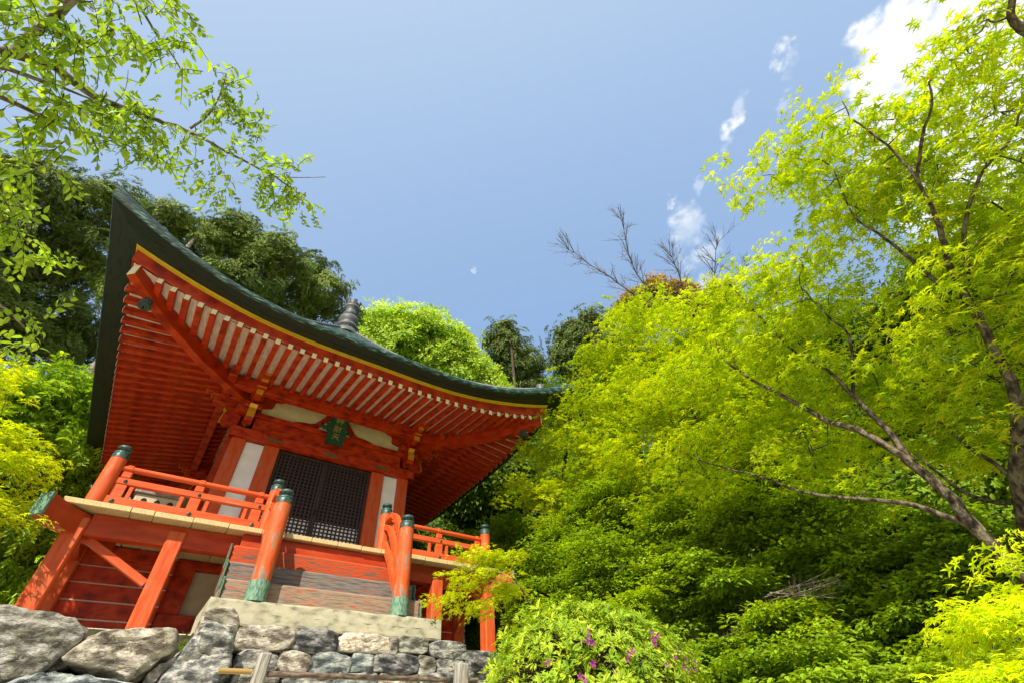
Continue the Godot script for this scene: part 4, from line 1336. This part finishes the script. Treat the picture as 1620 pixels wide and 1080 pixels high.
	tree("russet_tree", "tree with tan and russet new leaves peeping over the bright maples", "tree", "",
		[[rooted(1045, 480, 22.0, 0.9), 0.25, 0.05]], [clump(1042, 462, 22, 20), clump(1085, 478, 22, 26), clump(1130, 485, 22, 28), clump(1010, 485, 22, 24)],
		90, 14, 0.5, 2, rust, M.broad, Vector2(0.7, 1.2), dim, sunny, M.bark_dark, 0.03, 606)
	# wooded slope behind the maples
	var slope := [
		["dark evergreen below the russet crown", 1010, 600, 19.0, 70, 0], ["leafy tree behind the bare twigs on the slope", 1130, 590, 18.0, 80, 1], ["dark evergreen behind the low eave corner of the hall", 880, 650, 20.0, 55, 0], ["leafy tree right of the bare twigs on the slope", 1270, 560, 17.0, 90, 1],
		["dark evergreen behind the gap between the two near maples", 1420, 520, 16.0, 100, 0], ["leafy tree behind the tall near maple at the right edge", 1560, 430, 15.0, 100, 1], ["leafy tree behind the middle layered maple", 1180, 680, 16.0, 80, 1], ["dark evergreen behind the slanting grey trunk", 1330, 660, 15.0, 90, 0],
		["leafy tree right of the low eave corner", 950, 720, 17.0, 70, 1], ["dark evergreen behind the forks of the near maples", 1520, 600, 14.0, 90, 0], ["dark evergreen just right of the veranda roof", 820, 690, 19.0, 60, 1], ["dark evergreen low behind the middle maple", 1050, 780, 15.0, 80, 0],
		["leafy tree low on the slope behind the yellow tipped shrub", 1230, 800, 14.0, 90, 1], ["dark evergreen low behind the large dark shrub", 1420, 790, 13.0, 100, 0], ["leafy tree behind the dark upright trunk at the right edge", 1590, 740, 12.0, 90, 1], ["dark evergreen behind the right veranda rail", 860, 800, 15.0, 80, 0],
		["dark evergreen in the gap under the right hand eave", 785, 765, 14.0, 60, 0], ["dark evergreen filling the dip left above the azalea", 885, 925, 10.0, 60, 0],
		["dark evergreen seen through the right veranda rail", 730, 840, 15.0, 85, 0], ["dark evergreen seen under the right end of the veranda", 700, 940, 17.0, 90, 0],
	]
	for q in slope:
		var kind := int(q[5])
		var x: float = q[1]
		var y: float = q[2]
		var r: float = q[4]
		tree(["evergreen_tree", "broadleaf_tree"][kind], q[0], "tree", ["evergreens on the slope", "leafy trees on the slope"][kind],
			[[rooted(x, y, q[3], 0.8), 0.16, 0.04]], [clump(x, y, q[3], r), clump(x + r * 0.7, y + r * 0.6, q[3], r * 0.7), clump(x - r * 0.7, y + r * 0.5, q[3], r * 0.7)],
			80, 20, 0.5, 2, shrub, M.broad, Vector2(1.8, 3.0), Color(0.45, 0.5, 0.5) if kind == 0 else Color(0.8, 0.8, 0.7), Color(0.85, 0.9, 0.8) if kind == 0 else Color(1.6, 1.5, 1.0), M.bark_dark, 0.02, 620 + int(x))
	# bare tree over the maples
	rng.seed = 700
	var bare := thing("bare_tree", "leafless grey twiggy tree reaching into the sky above the maples", "tree", at(1090, 620, 14.0))
	var bb := MB.new()
	var main := [[[1110, 640, 14], [1080, 560, 14], [1040, 480, 13.8], [1000, 420, 13.6], [985, 350, 13.5]], [[1060, 520, 14], [1010, 470, 13.8], [950, 430, 13.6], [900, 395, 13.4]], [[1085, 570, 14], [1090, 500, 14], [1075, 440, 14], [1060, 400, 13.8]], [[1100, 600, 14], [1120, 520, 14], [1130, 450, 13.8], [1135, 385, 13.8]], [[1110, 560, 14], [1150, 500, 13.6], [1180, 430, 13.5]]]
	for l in main:
		var p := smooth_path(path_at(l), 0.03)
		for k in p.size():
			p[k] -= bare.position
		bb.tube(p, 0.035, 0.006, 5, false)
		for k in range(4, p.size()):
			for s in 4:
				var dir := (p[k] - p[k - 1]).normalized()
				dir = (dir + Vector3(rng.randf_range(-1, 1), rng.randf_range(-0.5, 0.7), rng.randf_range(-1, 1)) * 1.1).normalized()
				var l1 := rng.randf_range(0.2, 0.65)
				var q := PackedVector3Array([p[k], p[k] + dir * l1 * 0.5 + Vector3(0, 0.04, 0), p[k] + dir * l1 + Vector3(0, 0.1, 0)])
				bb.tube(q, 0.009, 0.004, 4, false)
				for e in 5:
					var d2 := (dir + Vector3(rng.randf_range(-1, 1), rng.randf_range(-0.2, 1), rng.randf_range(-1, 1)) * 0.9).normalized()
					var g := q[0].lerp(q[2], rng.randf_range(0.25, 0.95))
					bb.tube(PackedVector3Array([g, g + d2 * l1 * 0.2, g + d2 * l1 * 0.5 + Vector3(0, 0.03, 0)]), 0.005, 0.0025, 3, false)
	tag(put("branches", bb.mesh(), M.bark_grey, bare), "", "", "", "stuff")

	# maples of the middle distance
	var mid_maples := [
		["yellow green maple whose crown tops the slope beside the rounded conifer", [[1030, 800, 11.5], [1010, 700, 11.0], [1000, 600, 10.8], [1010, 510, 10.6]], [[990, 510, 10.8, 34], [1040, 505, 10.8, 34], [1085, 530, 10.6, 45], [1000, 560, 10.6, 50], [1060, 590, 10.4, 60], [940, 560, 11, 30], [1130, 490, 10.4, 40]], 150, 31],
		["bright maple just right of the low eave corner", [[900, 900, 9.8], [890, 800, 9.6], [895, 720, 9.4], [900, 660, 9.3]], [[930, 640, 9.5, 50], [890, 690, 9.3, 48], [980, 660, 9.2, 60], [940, 720, 9.0, 60], [860, 725, 9.4, 34], [880, 780, 9.0, 46], [1000, 610, 9.6, 45], [835, 770, 10.5, 34], [930, 800, 8.8, 50], [1000, 800, 8.6, 55]], 240, 32],
		["layered yellow green maple in the middle of the slope", [[1160, 900, 8.0], [1140, 800, 7.8], [1110, 700, 7.6], [1090, 620, 7.5]], [[1060, 640, 7.8, 70], [1140, 610, 7.6, 80], [1080, 720, 7.4, 75], [1180, 690, 7.2, 85], [1010, 720, 7.8, 60], [1230, 620, 7.4, 80], [980, 780, 7.8, 50], [1120, 560, 8.0, 60], [1260, 720, 7.2, 70], [1080, 800, 7.3, 60], [1190, 780, 7.1, 65], [1300, 800, 7.0, 65]], 330, 33],
	]
	for q in mid_maples:
		var cl := []
		for c in q[2]:
			cl.append(clump(c[0], c[1], c[2], c[3], 0.6))
		tree("maple_tree", q[0], "maple", "yellow green maples", [[path_at(q[1]), 0.09, 0.02]], cl, int(q[3] * 0.9), 5, 0.3, 0, maple, M.maple, Vector2(1.15, 1.9), Color(0.5, 0.62, 0.8), Color(1.25, 1.15, 1.0), M.bark, 0.012, 700 + q[4], 0.55)
	# shrubs of the slope below the maples
	var bushes := [
		["dark leafy shrub beside the right veranda corner", 780, 850, 10.5, 50, 0], ["spreading green shrub behind the small maple spray", 895, 860, 7.8, 62, 0], ["feathery yellow green shrub under the middle maple", 1090, 850, 7.0, 75, 1],
		["dark green shrub in the shade left of the azalea", 850, 950, 7.2, 50, 0], ["green shrub whose top meets the azalea", 980, 880, 7.0, 80, 0], ["yellow tipped shrub in the centre of the slope", 1190, 800, 7.0, 75, 1],
		["large dark shrub under the slanting maple trunk", 1330, 830, 6.6, 110, 0], ["low bright leaved shrub with pale shoots at the bottom", 1230, 1000, 5.8, 85, 1], ["shrub with dark hollows right of the azalea", 1140, 930, 6.4, 80, 0],
		["broad green shrub at the bottom right", 1400, 990, 5.8, 110, 0], ["light topped shrub below the dead twigs", 1350, 920, 6.2, 75, 1], ["deep green shrub under the right hand trunk", 1480, 880, 6.0, 100, 0],
		["dark shrub at the foot of the leaning maple trunk", 1570, 930, 5.6, 90, 0], ["leafy shrub at the bottom edge beside the azalea flowers", 1180, 1060, 5.4, 70, 0], ["shrub in the bottom right corner behind the close maple", 1500, 1060, 5.2, 90, 1],
		["green shrub filling the slope above the azalea", 1050, 940, 6.6, 70, 1], ["dark shrub low on the slope by the bottom edge", 1320, 1070, 5.2, 90, 0], ["dark shrub deep between the two green maples", 960, 800, 8.0, 70, 0],
	]
	for q in bushes:
		var x: float = q[1]
		var y: float = q[2]
		var d: float = q[3]
		var r: float = q[4]
		rng.seed = 800 + int(x)
		var cl := []
		for k in 11:
			var a := rng.randf() * TAU
			var f := sqrt(rng.randf()) * 0.85
			cl.append(clump(x + cos(a) * f * r, y + sin(a) * f * r * 0.8, d + rng.randf_range(-0.6, 0.5), r * rng.randf_range(0.28, 0.42), 0.45))
		tree("shrub", q[0], "shrub", "shrubs on the slope", [[rooted(x, y + r * 0.4, d, 0.9), 0.03, 0.012]], cl, 110, 7, 0.2, 0, layered, M.broad, Vector2(0.8, 1.3), Color(0.8, 0.85, 0.75) if q[5] == 0 else Color(1.4, 1.25, 0.8), Color(2.1, 1.95, 1.1) if q[5] == 0 else Color(2.4, 2.1, 1.0), M.bark_dark, 0.008, 800 + int(x), 0.5)
	# low growth that covers the bank
	rng.seed = 890
	var cover := thing("ground_cover", "low leafy undergrowth covering the earth bank beneath the shrubs and maples", "undergrowth", Vector3(6.0, ground_y(6.0, 4.0), 4.0))
	cover.set_meta("kind", "stuff")
	var gx := []
	var gt := []
	for k in 5200:
		var x := rng.randf_range(3.2, 17.0)
		var z := rng.randf_range(-9.0, 14.0)
		if x < 4.6 and z < 3.0:
			continue
		var up := Vector3(rng.randf_range(-0.5, 0.2), 1, rng.randf_range(-0.3, 0.3)).normalized()
		var ah := up.cross(Vector3(rng.randf_range(-1, 1), 0.1, rng.randf_range(-1, 1))).normalized()
		gx.append(Transform3D(Basis(ah, up, ah.cross(up)) * rng.randf_range(1.2, 2.4), Vector3(x, ground_y(x, z) + rng.randf_range(0.02, 0.18), z)))
		gt.append(Color(0.45, 0.5, 0.45).lerp(Color(1.3, 1.2, 0.9), rng.randf()))
	scatter(cover, "foliage", shrub, M.broad, gx, gt, cover.position)
	# dead twigs caught in the shrubs
	rng.seed = 901
	var dead := thing("dead_branch", "tangle of dry grey twigs lying on the dark shrubs", "branch", at(1290, 930, 5.9))
	var dm := MB.new()
	for k in 9:
		var a := at(1210 + rng.randf() * 40.0, 935 + rng.randf() * 14.0, 5.3) - dead.position
		var b := at(1290 + rng.randf() * 55.0, 902 + rng.randf() * 46.0, 5.2 + rng.randf() * 0.2) - dead.position
		var mid := (a + b) * 0.5 + Vector3(0, rng.randf_range(-0.03, 0.06), 0)
		dm.tube(PackedVector3Array([a, mid, b]), 0.005, 0.002, 4, false)
		for e in 6:
			var f := mid.lerp(b, rng.randf_range(-0.6, 0.9))
			dm.tube(PackedVector3Array([f, f + Vector3(rng.randf_range(0, 0.06), rng.randf_range(-0.05, 0.07), rng.randf_range(-0.05, 0.05)), f + Vector3(rng.randf_range(0.04, 0.14), rng.randf_range(-0.08, 0.12), rng.randf_range(-0.08, 0.08))]), 0.0025, 0.0012, 3, false)
	tag(put("twigs", dm.mesh(), M.bark_grey, dead), "", "", "", "stuff")

	# broad leaved shrubs and maples left of the hall
	tree("camellia_tree", "glossy leaved evergreen filling the left edge beside the veranda", "tree", "",
		[[rooted(50, 700, 12.0, 0.8), 0.12, 0.03]], [clump(40, 640, 12.2, 60), clump(110, 620, 12.4, 45), clump(60, 740, 12.0, 70), clump(115, 700, 12.2, 50), clump(20, 850, 11.8, 80), clump(80, 830, 12.0, 60), clump(10, 940, 11.6, 50), clump(-40, 720, 12.0, 80), clump(150, 660, 12.6, 35), clump(130, 770, 12.4, 40), clump(110, 900, 12.0, 40)],
		300, 18, 0.4, 1, glossy, M.broad, Vector2(1.0, 1.6), Color(0.9, 0.95, 0.8), Color(2.5, 2.2, 1.1), M.bark_dark, 0.01, 910, 0.4)
	tree("maple_tree", "yellow green maple sprays in front of the glossy evergreen at the left edge", "maple", "yellow green maples",
		[[path_at([[-160, 960, 7.4], [-120, 860, 7.2], [-60, 770, 7.0], [0, 720, 6.9]]), 0.05, 0.015]], [clump(15, 690, 6.9, 30, 0.4), clump(5, 735, 6.8, 34, 0.4), clump(40, 728, 6.9, 22, 0.4), clump(-40, 800, 6.8, 50, 0.5), clump(-10, 590, 7.2, 36, 0.4)],
		42, 7, 0.2, 0, maple, M.maple, Vector2(0.9, 1.3), fair, sunny, M.bark, 0.008, 911)

	# the great maple at the right
	var big := tree("maple_tree", "near maple with a slanting grey trunk rising from the lower right corner", "maple", "yellow green maples",
		[[path_at([[1660, 960, 4.35], [1620, 910, 4.25], [1540, 830, 4.25], [1500, 780, 4.30], [1445, 735, 4.35], [1370, 685, 4.50], [1310, 665, 4.65], [1265, 640, 4.75], [1190, 600, 5.05], [1140, 565, 5.35]]), 0.056, 0.011],
		[path_at([[1535, 830, 4.25], [1450, 800, 4.35], [1400, 792, 4.45], [1315, 785, 4.65], [1260, 775, 4.85], [1215, 757, 5.05], [1150, 740, 5.35], [1105, 727, 5.55]]), 0.024, 0.007],
		[path_at([[1445, 735, 4.35], [1410, 685, 4.45], [1375, 650, 4.55], [1350, 625, 4.65], [1310, 585, 4.85], [1250, 550, 5.05], [1205, 505, 5.25], [1155, 450, 5.45]]), 0.030, 0.008],
		[path_at([[1350, 625, 4.65], [1345, 535, 4.75], [1315, 505, 4.85], [1285, 475, 4.95]]), 0.016, 0.005]],
		[clump(1120, 470, 5.6, 48, 0.5), clump(1190, 440, 5.5, 48, 0.5), clump(1260, 430, 5.4, 55, 0.5), clump(1180, 530, 5.4, 75, 0.5), clump(1290, 500, 5.2, 70, 0.5), clump(1100, 590, 5.7, 60, 0.5), clump(1240, 590, 5.2, 85, 0.45), clump(1370, 590, 5.0, 80, 0.45), clump(1150, 680, 5.6, 60, 0.35), clump(1290, 700, 5.1, 65, 0.35), clump(1420, 650, 4.8, 65, 0.4), clump(1110, 735, 5.8, 45, 0.35), clump(1400, 745, 4.8, 45, 0.3), clump(1010, 500, 6.2, 40, 0.5)],
		190, 4, 0.26, 0, maple, M.maple, Vector2(1.0, 1.5), Color(0.6, 0.72, 0.9), Color(1.2, 1.15, 1.0), M.bark, 0.011, 921, 0.6)
	tree("maple_tree", "tall near maple with a dark upright trunk at the right edge", "maple", "yellow green maples",
		[[path_at([[1640, 900, 4.78], [1622, 810, 4.68], [1608, 760, 4.58], [1612, 690, 4.48], [1605, 620, 4.38], [1565, 540, 4.38], [1540, 485, 4.38], [1510, 440, 4.38], [1490, 375, 4.38], [1480, 340, 4.38], [1450, 285, 4.38], [1420, 245, 4.48], [1350, 190, 4.58]]), 0.056, 0.006],
		[path_at([[1450, 285, 4.38], [1460, 215, 4.38], [1475, 165, 4.38], [1470, 130, 4.38]]), 0.014, 0.006],
		[path_at([[1540, 485, 4.38], [1480, 445, 4.38], [1430, 400, 4.48], [1390, 370, 4.58], [1350, 340, 4.68], [1320, 270, 4.78]]), 0.020, 0.005],
		[path_at([[1540, 450, 4.38], [1525, 375, 4.38], [1550, 280, 4.38], [1600, 220, 4.38], [1615, 175, 4.38]]), 0.020, 0.005],
		[path_at([[1608, 760, 4.58], [1570, 730, 4.58], [1530, 705, 4.68], [1475, 655, 4.78], [1445, 625, 4.88]]), 0.020, 0.006],
		[path_at([[1615, 790, 4.68], [1580, 795, 4.85], [1530, 780, 4.58], [1500, 760, 4.58], [1445, 715, 4.58]]), 0.022, 0.008]],
		[clump(1240, 265, 5.1, 40, 0.6), clump(1300, 230, 5.0, 58, 0.6), clump(1380, 180, 4.8, 56, 0.6), clump(1330, 300, 5.0, 62, 0.6), clump(1470, 125, 4.6, 48, 0.6), clump(1530, 85, 4.6, 32, 0.6), clump(1580, 170, 4.6, 70, 0.6), clump(1440, 270, 4.7, 85, 0.55), clump(1560, 290, 4.6, 95, 0.55), clump(1620, 400, 4.5, 95, 0.55), clump(1490, 400, 4.6, 80, 0.55), clump(1380, 340, 4.9, 50, 0.5), clump(1560, 500, 4.6, 95, 0.5), clump(1490, 590, 4.8, 80, 0.45), clump(1600, 620, 4.6, 80, 0.45), clump(1540, 690, 4.8, 70, 0.4)],
		250, 3, 0.26, 0, maple, M.maple, Vector2(1.0, 1.5), Color(0.6, 0.72, 0.9), Color(1.2, 1.15, 1.0), M.bark, 0.011, 922, 0.6)
	tree("maple_branch", "close bright maple sprays in the lower right corner", "maple", "",
		[[path_at([[1720, 1110, 2.9], [1660, 1040, 2.9], [1600, 980, 2.95], [1550, 965, 3.0]]), 0.016, 0.005], [path_at([[1720, 1110, 2.9], [1650, 1080, 2.9], [1570, 1060, 2.95]]), 0.012, 0.004]],
		[clump(1590, 960, 3.0, 44, 0.4), clump(1555, 985, 3.0, 28, 0.35), clump(1610, 1020, 2.9, 40, 0.4), clump(1580, 1060, 2.9, 40, 0.35), clump(1640, 1000, 2.9, 40, 0.4), clump(1620, 925, 3.1, 30, 0.4)],
		60, 5, 0.12, 0, maple, M.maple, Vector2(0.7, 0.95), Color(1.1, 1.1, 1.0), Color(1.4, 1.3, 1.0), M.bark, 0.004, 923)
	tree("maple_branch", "small maple spray in front of the right veranda corner post", "maple", "",
		[[path_at([[860, 1000, 5.4], [830, 940, 5.3], [800, 905, 5.3], [750, 890, 5.2]]), 0.014, 0.004]],
		[clump(760, 880, 5.2, 26, 0.5), clump(735, 905, 5.2, 26, 0.45), clump(790, 895, 5.2, 30, 0.5), clump(760, 935, 5.2, 24, 0.4), clump(810, 930, 5.3, 26, 0.5), clump(715, 935, 5.2, 12, 0.4)],
		46, 4, 0.12, 0, maple, M.maple, Vector2(0.7, 1.0), Color(0.9, 0.9, 0.9), Color(1.2, 1.1, 1.0), M.bark, 0.004, 924)
	tree("oak_branch", "dark branch with sparse new leaves against the cloud at the top right", "branch", "",
		[[path_at([[1650, 60, 4.2], [1617, 45, 4.2], [1600, 25, 4.2], [1605, -10, 4.2]]), 0.03, 0.016], [path_at([[1600, 25, 4.2], [1575, 35, 4.2], [1560, 32, 4.2], [1540, 45, 4.2]]), 0.008, 0.003], [path_at([[1565, 30, 4.2], [1552, 50, 4.2], [1540, 55, 4.2]]), 0.006, 0.003]],
		[clump(1550, 20, 4.2, 12, 0.6), clump(1562, 10, 4.2, 10, 0.6), clump(1545, 30, 4.2, 8, 0.6)], 8, 1, 0.05, 1, cherry, M.cherry, Vector2(0.4, 0.6), Color(0.9, 0.7, 0.6), Color(1.1, 0.9, 0.7), M.bark, 0.003, 925)

	# the azalea
	rng.seed = 930
	var hub := at(930, 1068, 4.75)
	var az := thing("azalea_bush", "rounded azalea bush with fresh lime leaves and a few magenta flowers", "bush", Vector3(hub.x, ground_y(hub.x, hub.z), hub.z))
	var ctr := hub - az.position + Vector3(0, -0.12, 0)
	var xf := []
	var tint := []
	var stems := MB.new()
	for k in 3300:
		var d := Vector3(rng.randfn(), rng.randfn(), rng.randfn()).normalized()
		if d.y < -0.45:
			continue
		var bump := 0.9 + 0.16 * noise.get_noise_3dv(d * 160.0) + rng.randf_range(-0.12, 0.08)
		var p := ctr + d * Vector3(0.94, 0.66, 0.92) * bump
		var nn := (d + Vector3(0, 0.5, 0) + Vector3(rng.randfn(), rng.randfn(), rng.randfn()) * 0.3).normalized()
		var ah := nn.cross(Vector3(rng.randf_range(-1, 1), 0.1, rng.randf_range(-1, 1))).normalized()
		xf.append(Transform3D(Basis(ah, nn, ah.cross(nn)) * rng.randf_range(0.8, 1.35), p))
		tint.append(Color(0.8, 0.9, 0.75).lerp(Color(1.75, 1.5, 1.2), rng.randf()))
		if k % 4 == 0:
			stems.tube(PackedVector3Array([ctr + d * 0.3, ctr + d * Vector3(0.7, 0.46, 0.68), p]), 0.006, 0.003, 4, false)
	put("stems", stems.mesh(), M.bark_dark, az)
	scatter(az, "foliage", azalea, M.maple, xf, tint, Vector3.ZERO)
	var fl := MB.new()
	fl.colored = true
	for k in 5:
		var a := TAU * k / 5.0
		var d := Vector3(cos(a), 0.55, sin(a)).normalized()
		fl.tint = Color(0.36, 0.04, 0.26) * (0.8 + 0.1 * k)
		var sd := Vector3(-sin(a), 0, cos(a)) * 0.017
		var out := d * 0.03 + Vector3(0, 0.004, 0)
		fl.tri(Vector3.ZERO, out + sd * 0.7, out - sd * 0.7, Vector3.UP)
		fl.tri(out + sd * 0.7, d * 0.05 + sd * 0.3 - Vector3(0, 0.008, 0), out - sd * 0.7, Vector3.UP)
		fl.tri(out - sd * 0.7, d * 0.05 + sd * 0.3 - Vector3(0, 0.008, 0), d * 0.047 - sd * 0.5 - Vector3(0, 0.008, 0), Vector3.UP)
	var fm := fl.mesh()
	for q in [[1030, 1000], [1040, 1006], [1034, 1012], [995, 1035], [1000, 1030], [992, 1044], [1070, 1028], [1078, 1035], [1084, 1042], [1090, 1034], [1098, 1048], [1068, 1040], [933, 998], [931, 1008], [927, 1014], [936, 1018], [918, 1070], [925, 1076], [1055, 1052], [1088, 1062], [1080, 1055], [868, 1048], [938, 1050], [1100, 1060], [975, 1066], [1035, 1020]]:
		var from := at(q[0], q[1], 0.1)
		var dir := (from - EYE).normalized()
		var o := EYE - (ctr + az.position)                     # where that line of sight meets the bush's surface
		var e := Vector3(0.94, 0.66, 0.92) * 1.0
		var od := dir / e
		var oo := o / e
		var bq := oo.dot(od)
		var disc := bq * bq - od.length_squared() * (oo.length_squared() - 1.0)
		var tt := (-bq - sqrt(maxf(disc, 0.0))) / od.length_squared()
		var p := EYE + dir * tt - az.position
		var nn := ((p - ctr).normalized() + Vector3(0, 0.2, 0.3) + Vector3(rng.randfn(), rng.randfn(), rng.randfn()) * 0.2).normalized()
		var ah := nn.cross(Vector3(0.3, 0.1, 1.0)).normalized()
		put("flower", fm, M.petal, az, Transform3D(Basis(ah, nn, ah.cross(nn)) * rng.randf_range(0.4, 0.62), p))
	# small weeds on the wall
	for q in [["fern tuft growing between the boulders", 290, 1018, 5.5, 0.06], ["little fern low in the gap left of the stairs", 262, 1055, 5.4, 0.05], ["thin leafy sprout growing up the right end of the stone slab", 685, 985, 5.75, 0.045]]:
		rng.seed = 940 + int(q[1])
		var p := at(q[1], q[2], q[3])
		var w := thing("weed", q[0], "plant", p, "")
		var lf := MB.new()
		lf.colored = true
		for k in 16:
			var a := rng.randf() * TAU
			var d := Vector3(cos(a), rng.randf_range(0.1, 1.2), sin(a) * 0.6 + 0.4).normalized()
			lf.tint = shade(Color(0.14, 0.24, 0.02), 0.7, 1.3)
			var s: Vector3 = Vector3(rng.randf_range(-0.5, 0.5), rng.randf_range(-1.0, 1.0), 0.3) * q[4]
			oval_leaf(lf, s, d, (Vector3.UP - d * d.y).normalized(), q[4] * rng.randf_range(0.7, 1.2), q[4] * 0.4)
		put("leaves", lf.mesh(), M.maple, w)

	# the cherry branches overhead at the upper left
	tree("cherry_branch", "long cherry branch with fresh drooping leaves across the upper left sky", "branch", "cherry branches overhead",
		[[path_at([[-120, 60, 2.9], [-40, 75, 2.95], [13, 84, 3.0], [80, 102, 3.05], [115, 129, 3.1], [155, 155, 3.15], [200, 173, 3.25], [249, 191, 3.35], [289, 204, 3.4], [333, 226, 3.5], [400, 262, 3.6], [435, 280, 3.65], [471, 306, 3.7]]), 0.03, 0.004],
		[path_at([[20, 84, 3.0], [50, 55, 3.0], [80, 30, 2.95], [115, 0, 2.9], [150, -40, 2.85]]), 0.022, 0.014],
		[path_at([[-60, 95, 2.9], [0, 106, 2.95], [53, 124, 3.0], [98, 138, 3.1], [150, 160, 3.2]]), 0.014, 0.005],
		[path_at([[-60, 130, 2.9], [0, 153, 2.95], [44, 173, 3.0], [98, 200, 3.1], [147, 213, 3.2], [187, 222, 3.3], [218, 240, 3.35]]), 0.014, 0.003],
		[path_at([[300, 203, 3.42], [329, 182, 3.45], [347, 151, 3.45], [358, 115, 3.5]]), 0.008, 0.003],
		[path_at([[435, 280, 3.65], [480, 281, 3.65], [515, 280, 3.7]]), 0.004, 0.002],
		[path_at([[211, 0, 3.2], [231, 27, 3.2], [249, 58, 3.25], [267, 80, 3.25], [284, 107, 3.3]]), 0.008, 0.003],
		[path_at([[100, -60, 3.0], [170, -40, 3.1], [211, 0, 3.2]]), 0.012, 0.008]],
		[clump(40, 40, 2.9, 42), clump(100, 60, 2.95, 40), clump(170, 40, 3.0, 36), clump(190, 85, 3.1, 30), clump(20, 130, 3.0, 26), clump(70, 150, 3.05, 28), clump(120, 170, 3.1, 30), clump(175, 165, 3.15, 34), clump(20, 185, 3.0, 18), clump(90, 205, 3.1, 22), clump(230, 180, 3.3, 28), clump(240, 215, 3.3, 30), clump(200, 235, 3.3, 28), clump(290, 270, 3.4, 34), clump(320, 300, 3.4, 26), clump(345, 165, 3.45, 24), clump(360, 130, 3.45, 22), clump(375, 190, 3.5, 18), clump(290, 225, 3.4, 20), clump(400, 255, 3.6, 18), clump(440, 300, 3.65, 24), clump(470, 325, 3.7, 20), clump(460, 275, 3.65, 14), clump(270, 15, 3.1, 24), clump(300, 15, 3.2, 14), clump(255, 80, 3.25, 18), clump(285, 105, 3.3, 14), clump(370, 240, 3.5, 14), clump(350, 200, 3.5, 14)],
		118, 3, 0.1, 1, cherry, M.cherry, Vector2(0.55, 0.9), Color(0.75, 0.8, 0.75), Color(1.35, 1.25, 1.0), M.bark_grey, 0.0035, 951, 0.7)
	tree("cherry_branch", "drooping cherry twigs with pale leaves at the left edge", "branch", "cherry branches overhead",
		[[path_at([[-140, 300, 2.8], [-60, 320, 2.85], [0, 345, 2.9], [45, 385, 2.95]]), 0.008, 0.003], [path_at([[-120, 440, 2.8], [-40, 460, 2.85], [10, 490, 2.9], [40, 520, 2.95]]), 0.008, 0.003], [path_at([[-60, 230, 2.9], [0, 250, 2.95], [60, 262, 3.0]]), 0.008, 0.003]],
		[clump(20, 350, 2.9, 22), clump(40, 380, 2.95, 16), clump(15, 395, 2.95, 14), clump(10, 490, 2.9, 20), clump(30, 515, 2.95, 16), clump(50, 250, 3.0, 20), clump(20, 270, 2.95, 16), clump(-20, 330, 2.9, 26)],
		24, 3, 0.07, 1, cherry, M.cherry, Vector2(0.55, 0.8), Color(0.9, 0.9, 0.8), Color(1.4, 1.3, 1.0), M.bark_grey, 0.003, 952, 0.7)


func _ready() -> void:
	# camera
	var cam := Camera3D.new()
	cam.name = "camera"
	cam.transform = Transform3D(look, EYE)
	cam.fov = rad_to_deg(2.0 * atan(540.0 / LENS))
	cam.near = 0.05
	cam.far = 2000.0
	add_child(cam)
	# sky
	var env := Environment.new()
	env.background_mode = Environment.BG_SKY
	env.sky = Sky.new()
	env.sky.sky_material = make_sky()
	env.background_energy_multiplier = 1.0
	env.tonemap_mode = Environment.TONE_MAPPER_LINEAR
	env.tonemap_exposure = 1.5
	env.sdfgi_enabled = true
	env.ssao_enabled = true
	env.ssil_enabled = true
	var we := WorldEnvironment.new()
	we.name = "environment"
	we.environment = env
	add_child(we)
	# sun
	var sun := DirectionalLight3D.new()
	sun.name = "sun"
	sun.light_color = Color(1.0, 0.96, 0.89)
	sun.light_energy = 1.6
	sun.light_angular_distance = 0.5
	sun.shadow_enabled = true
	sun.transform = Transform3D(Basis.looking_at(-toward_sun, Vector3.UP), Vector3.ZERO)
	add_child(sun)
	noise.seed = 3
	noise.frequency = 0.02
	make_materials()
	build_ground()
	build_hall()
	build_walls()
	build_plants()
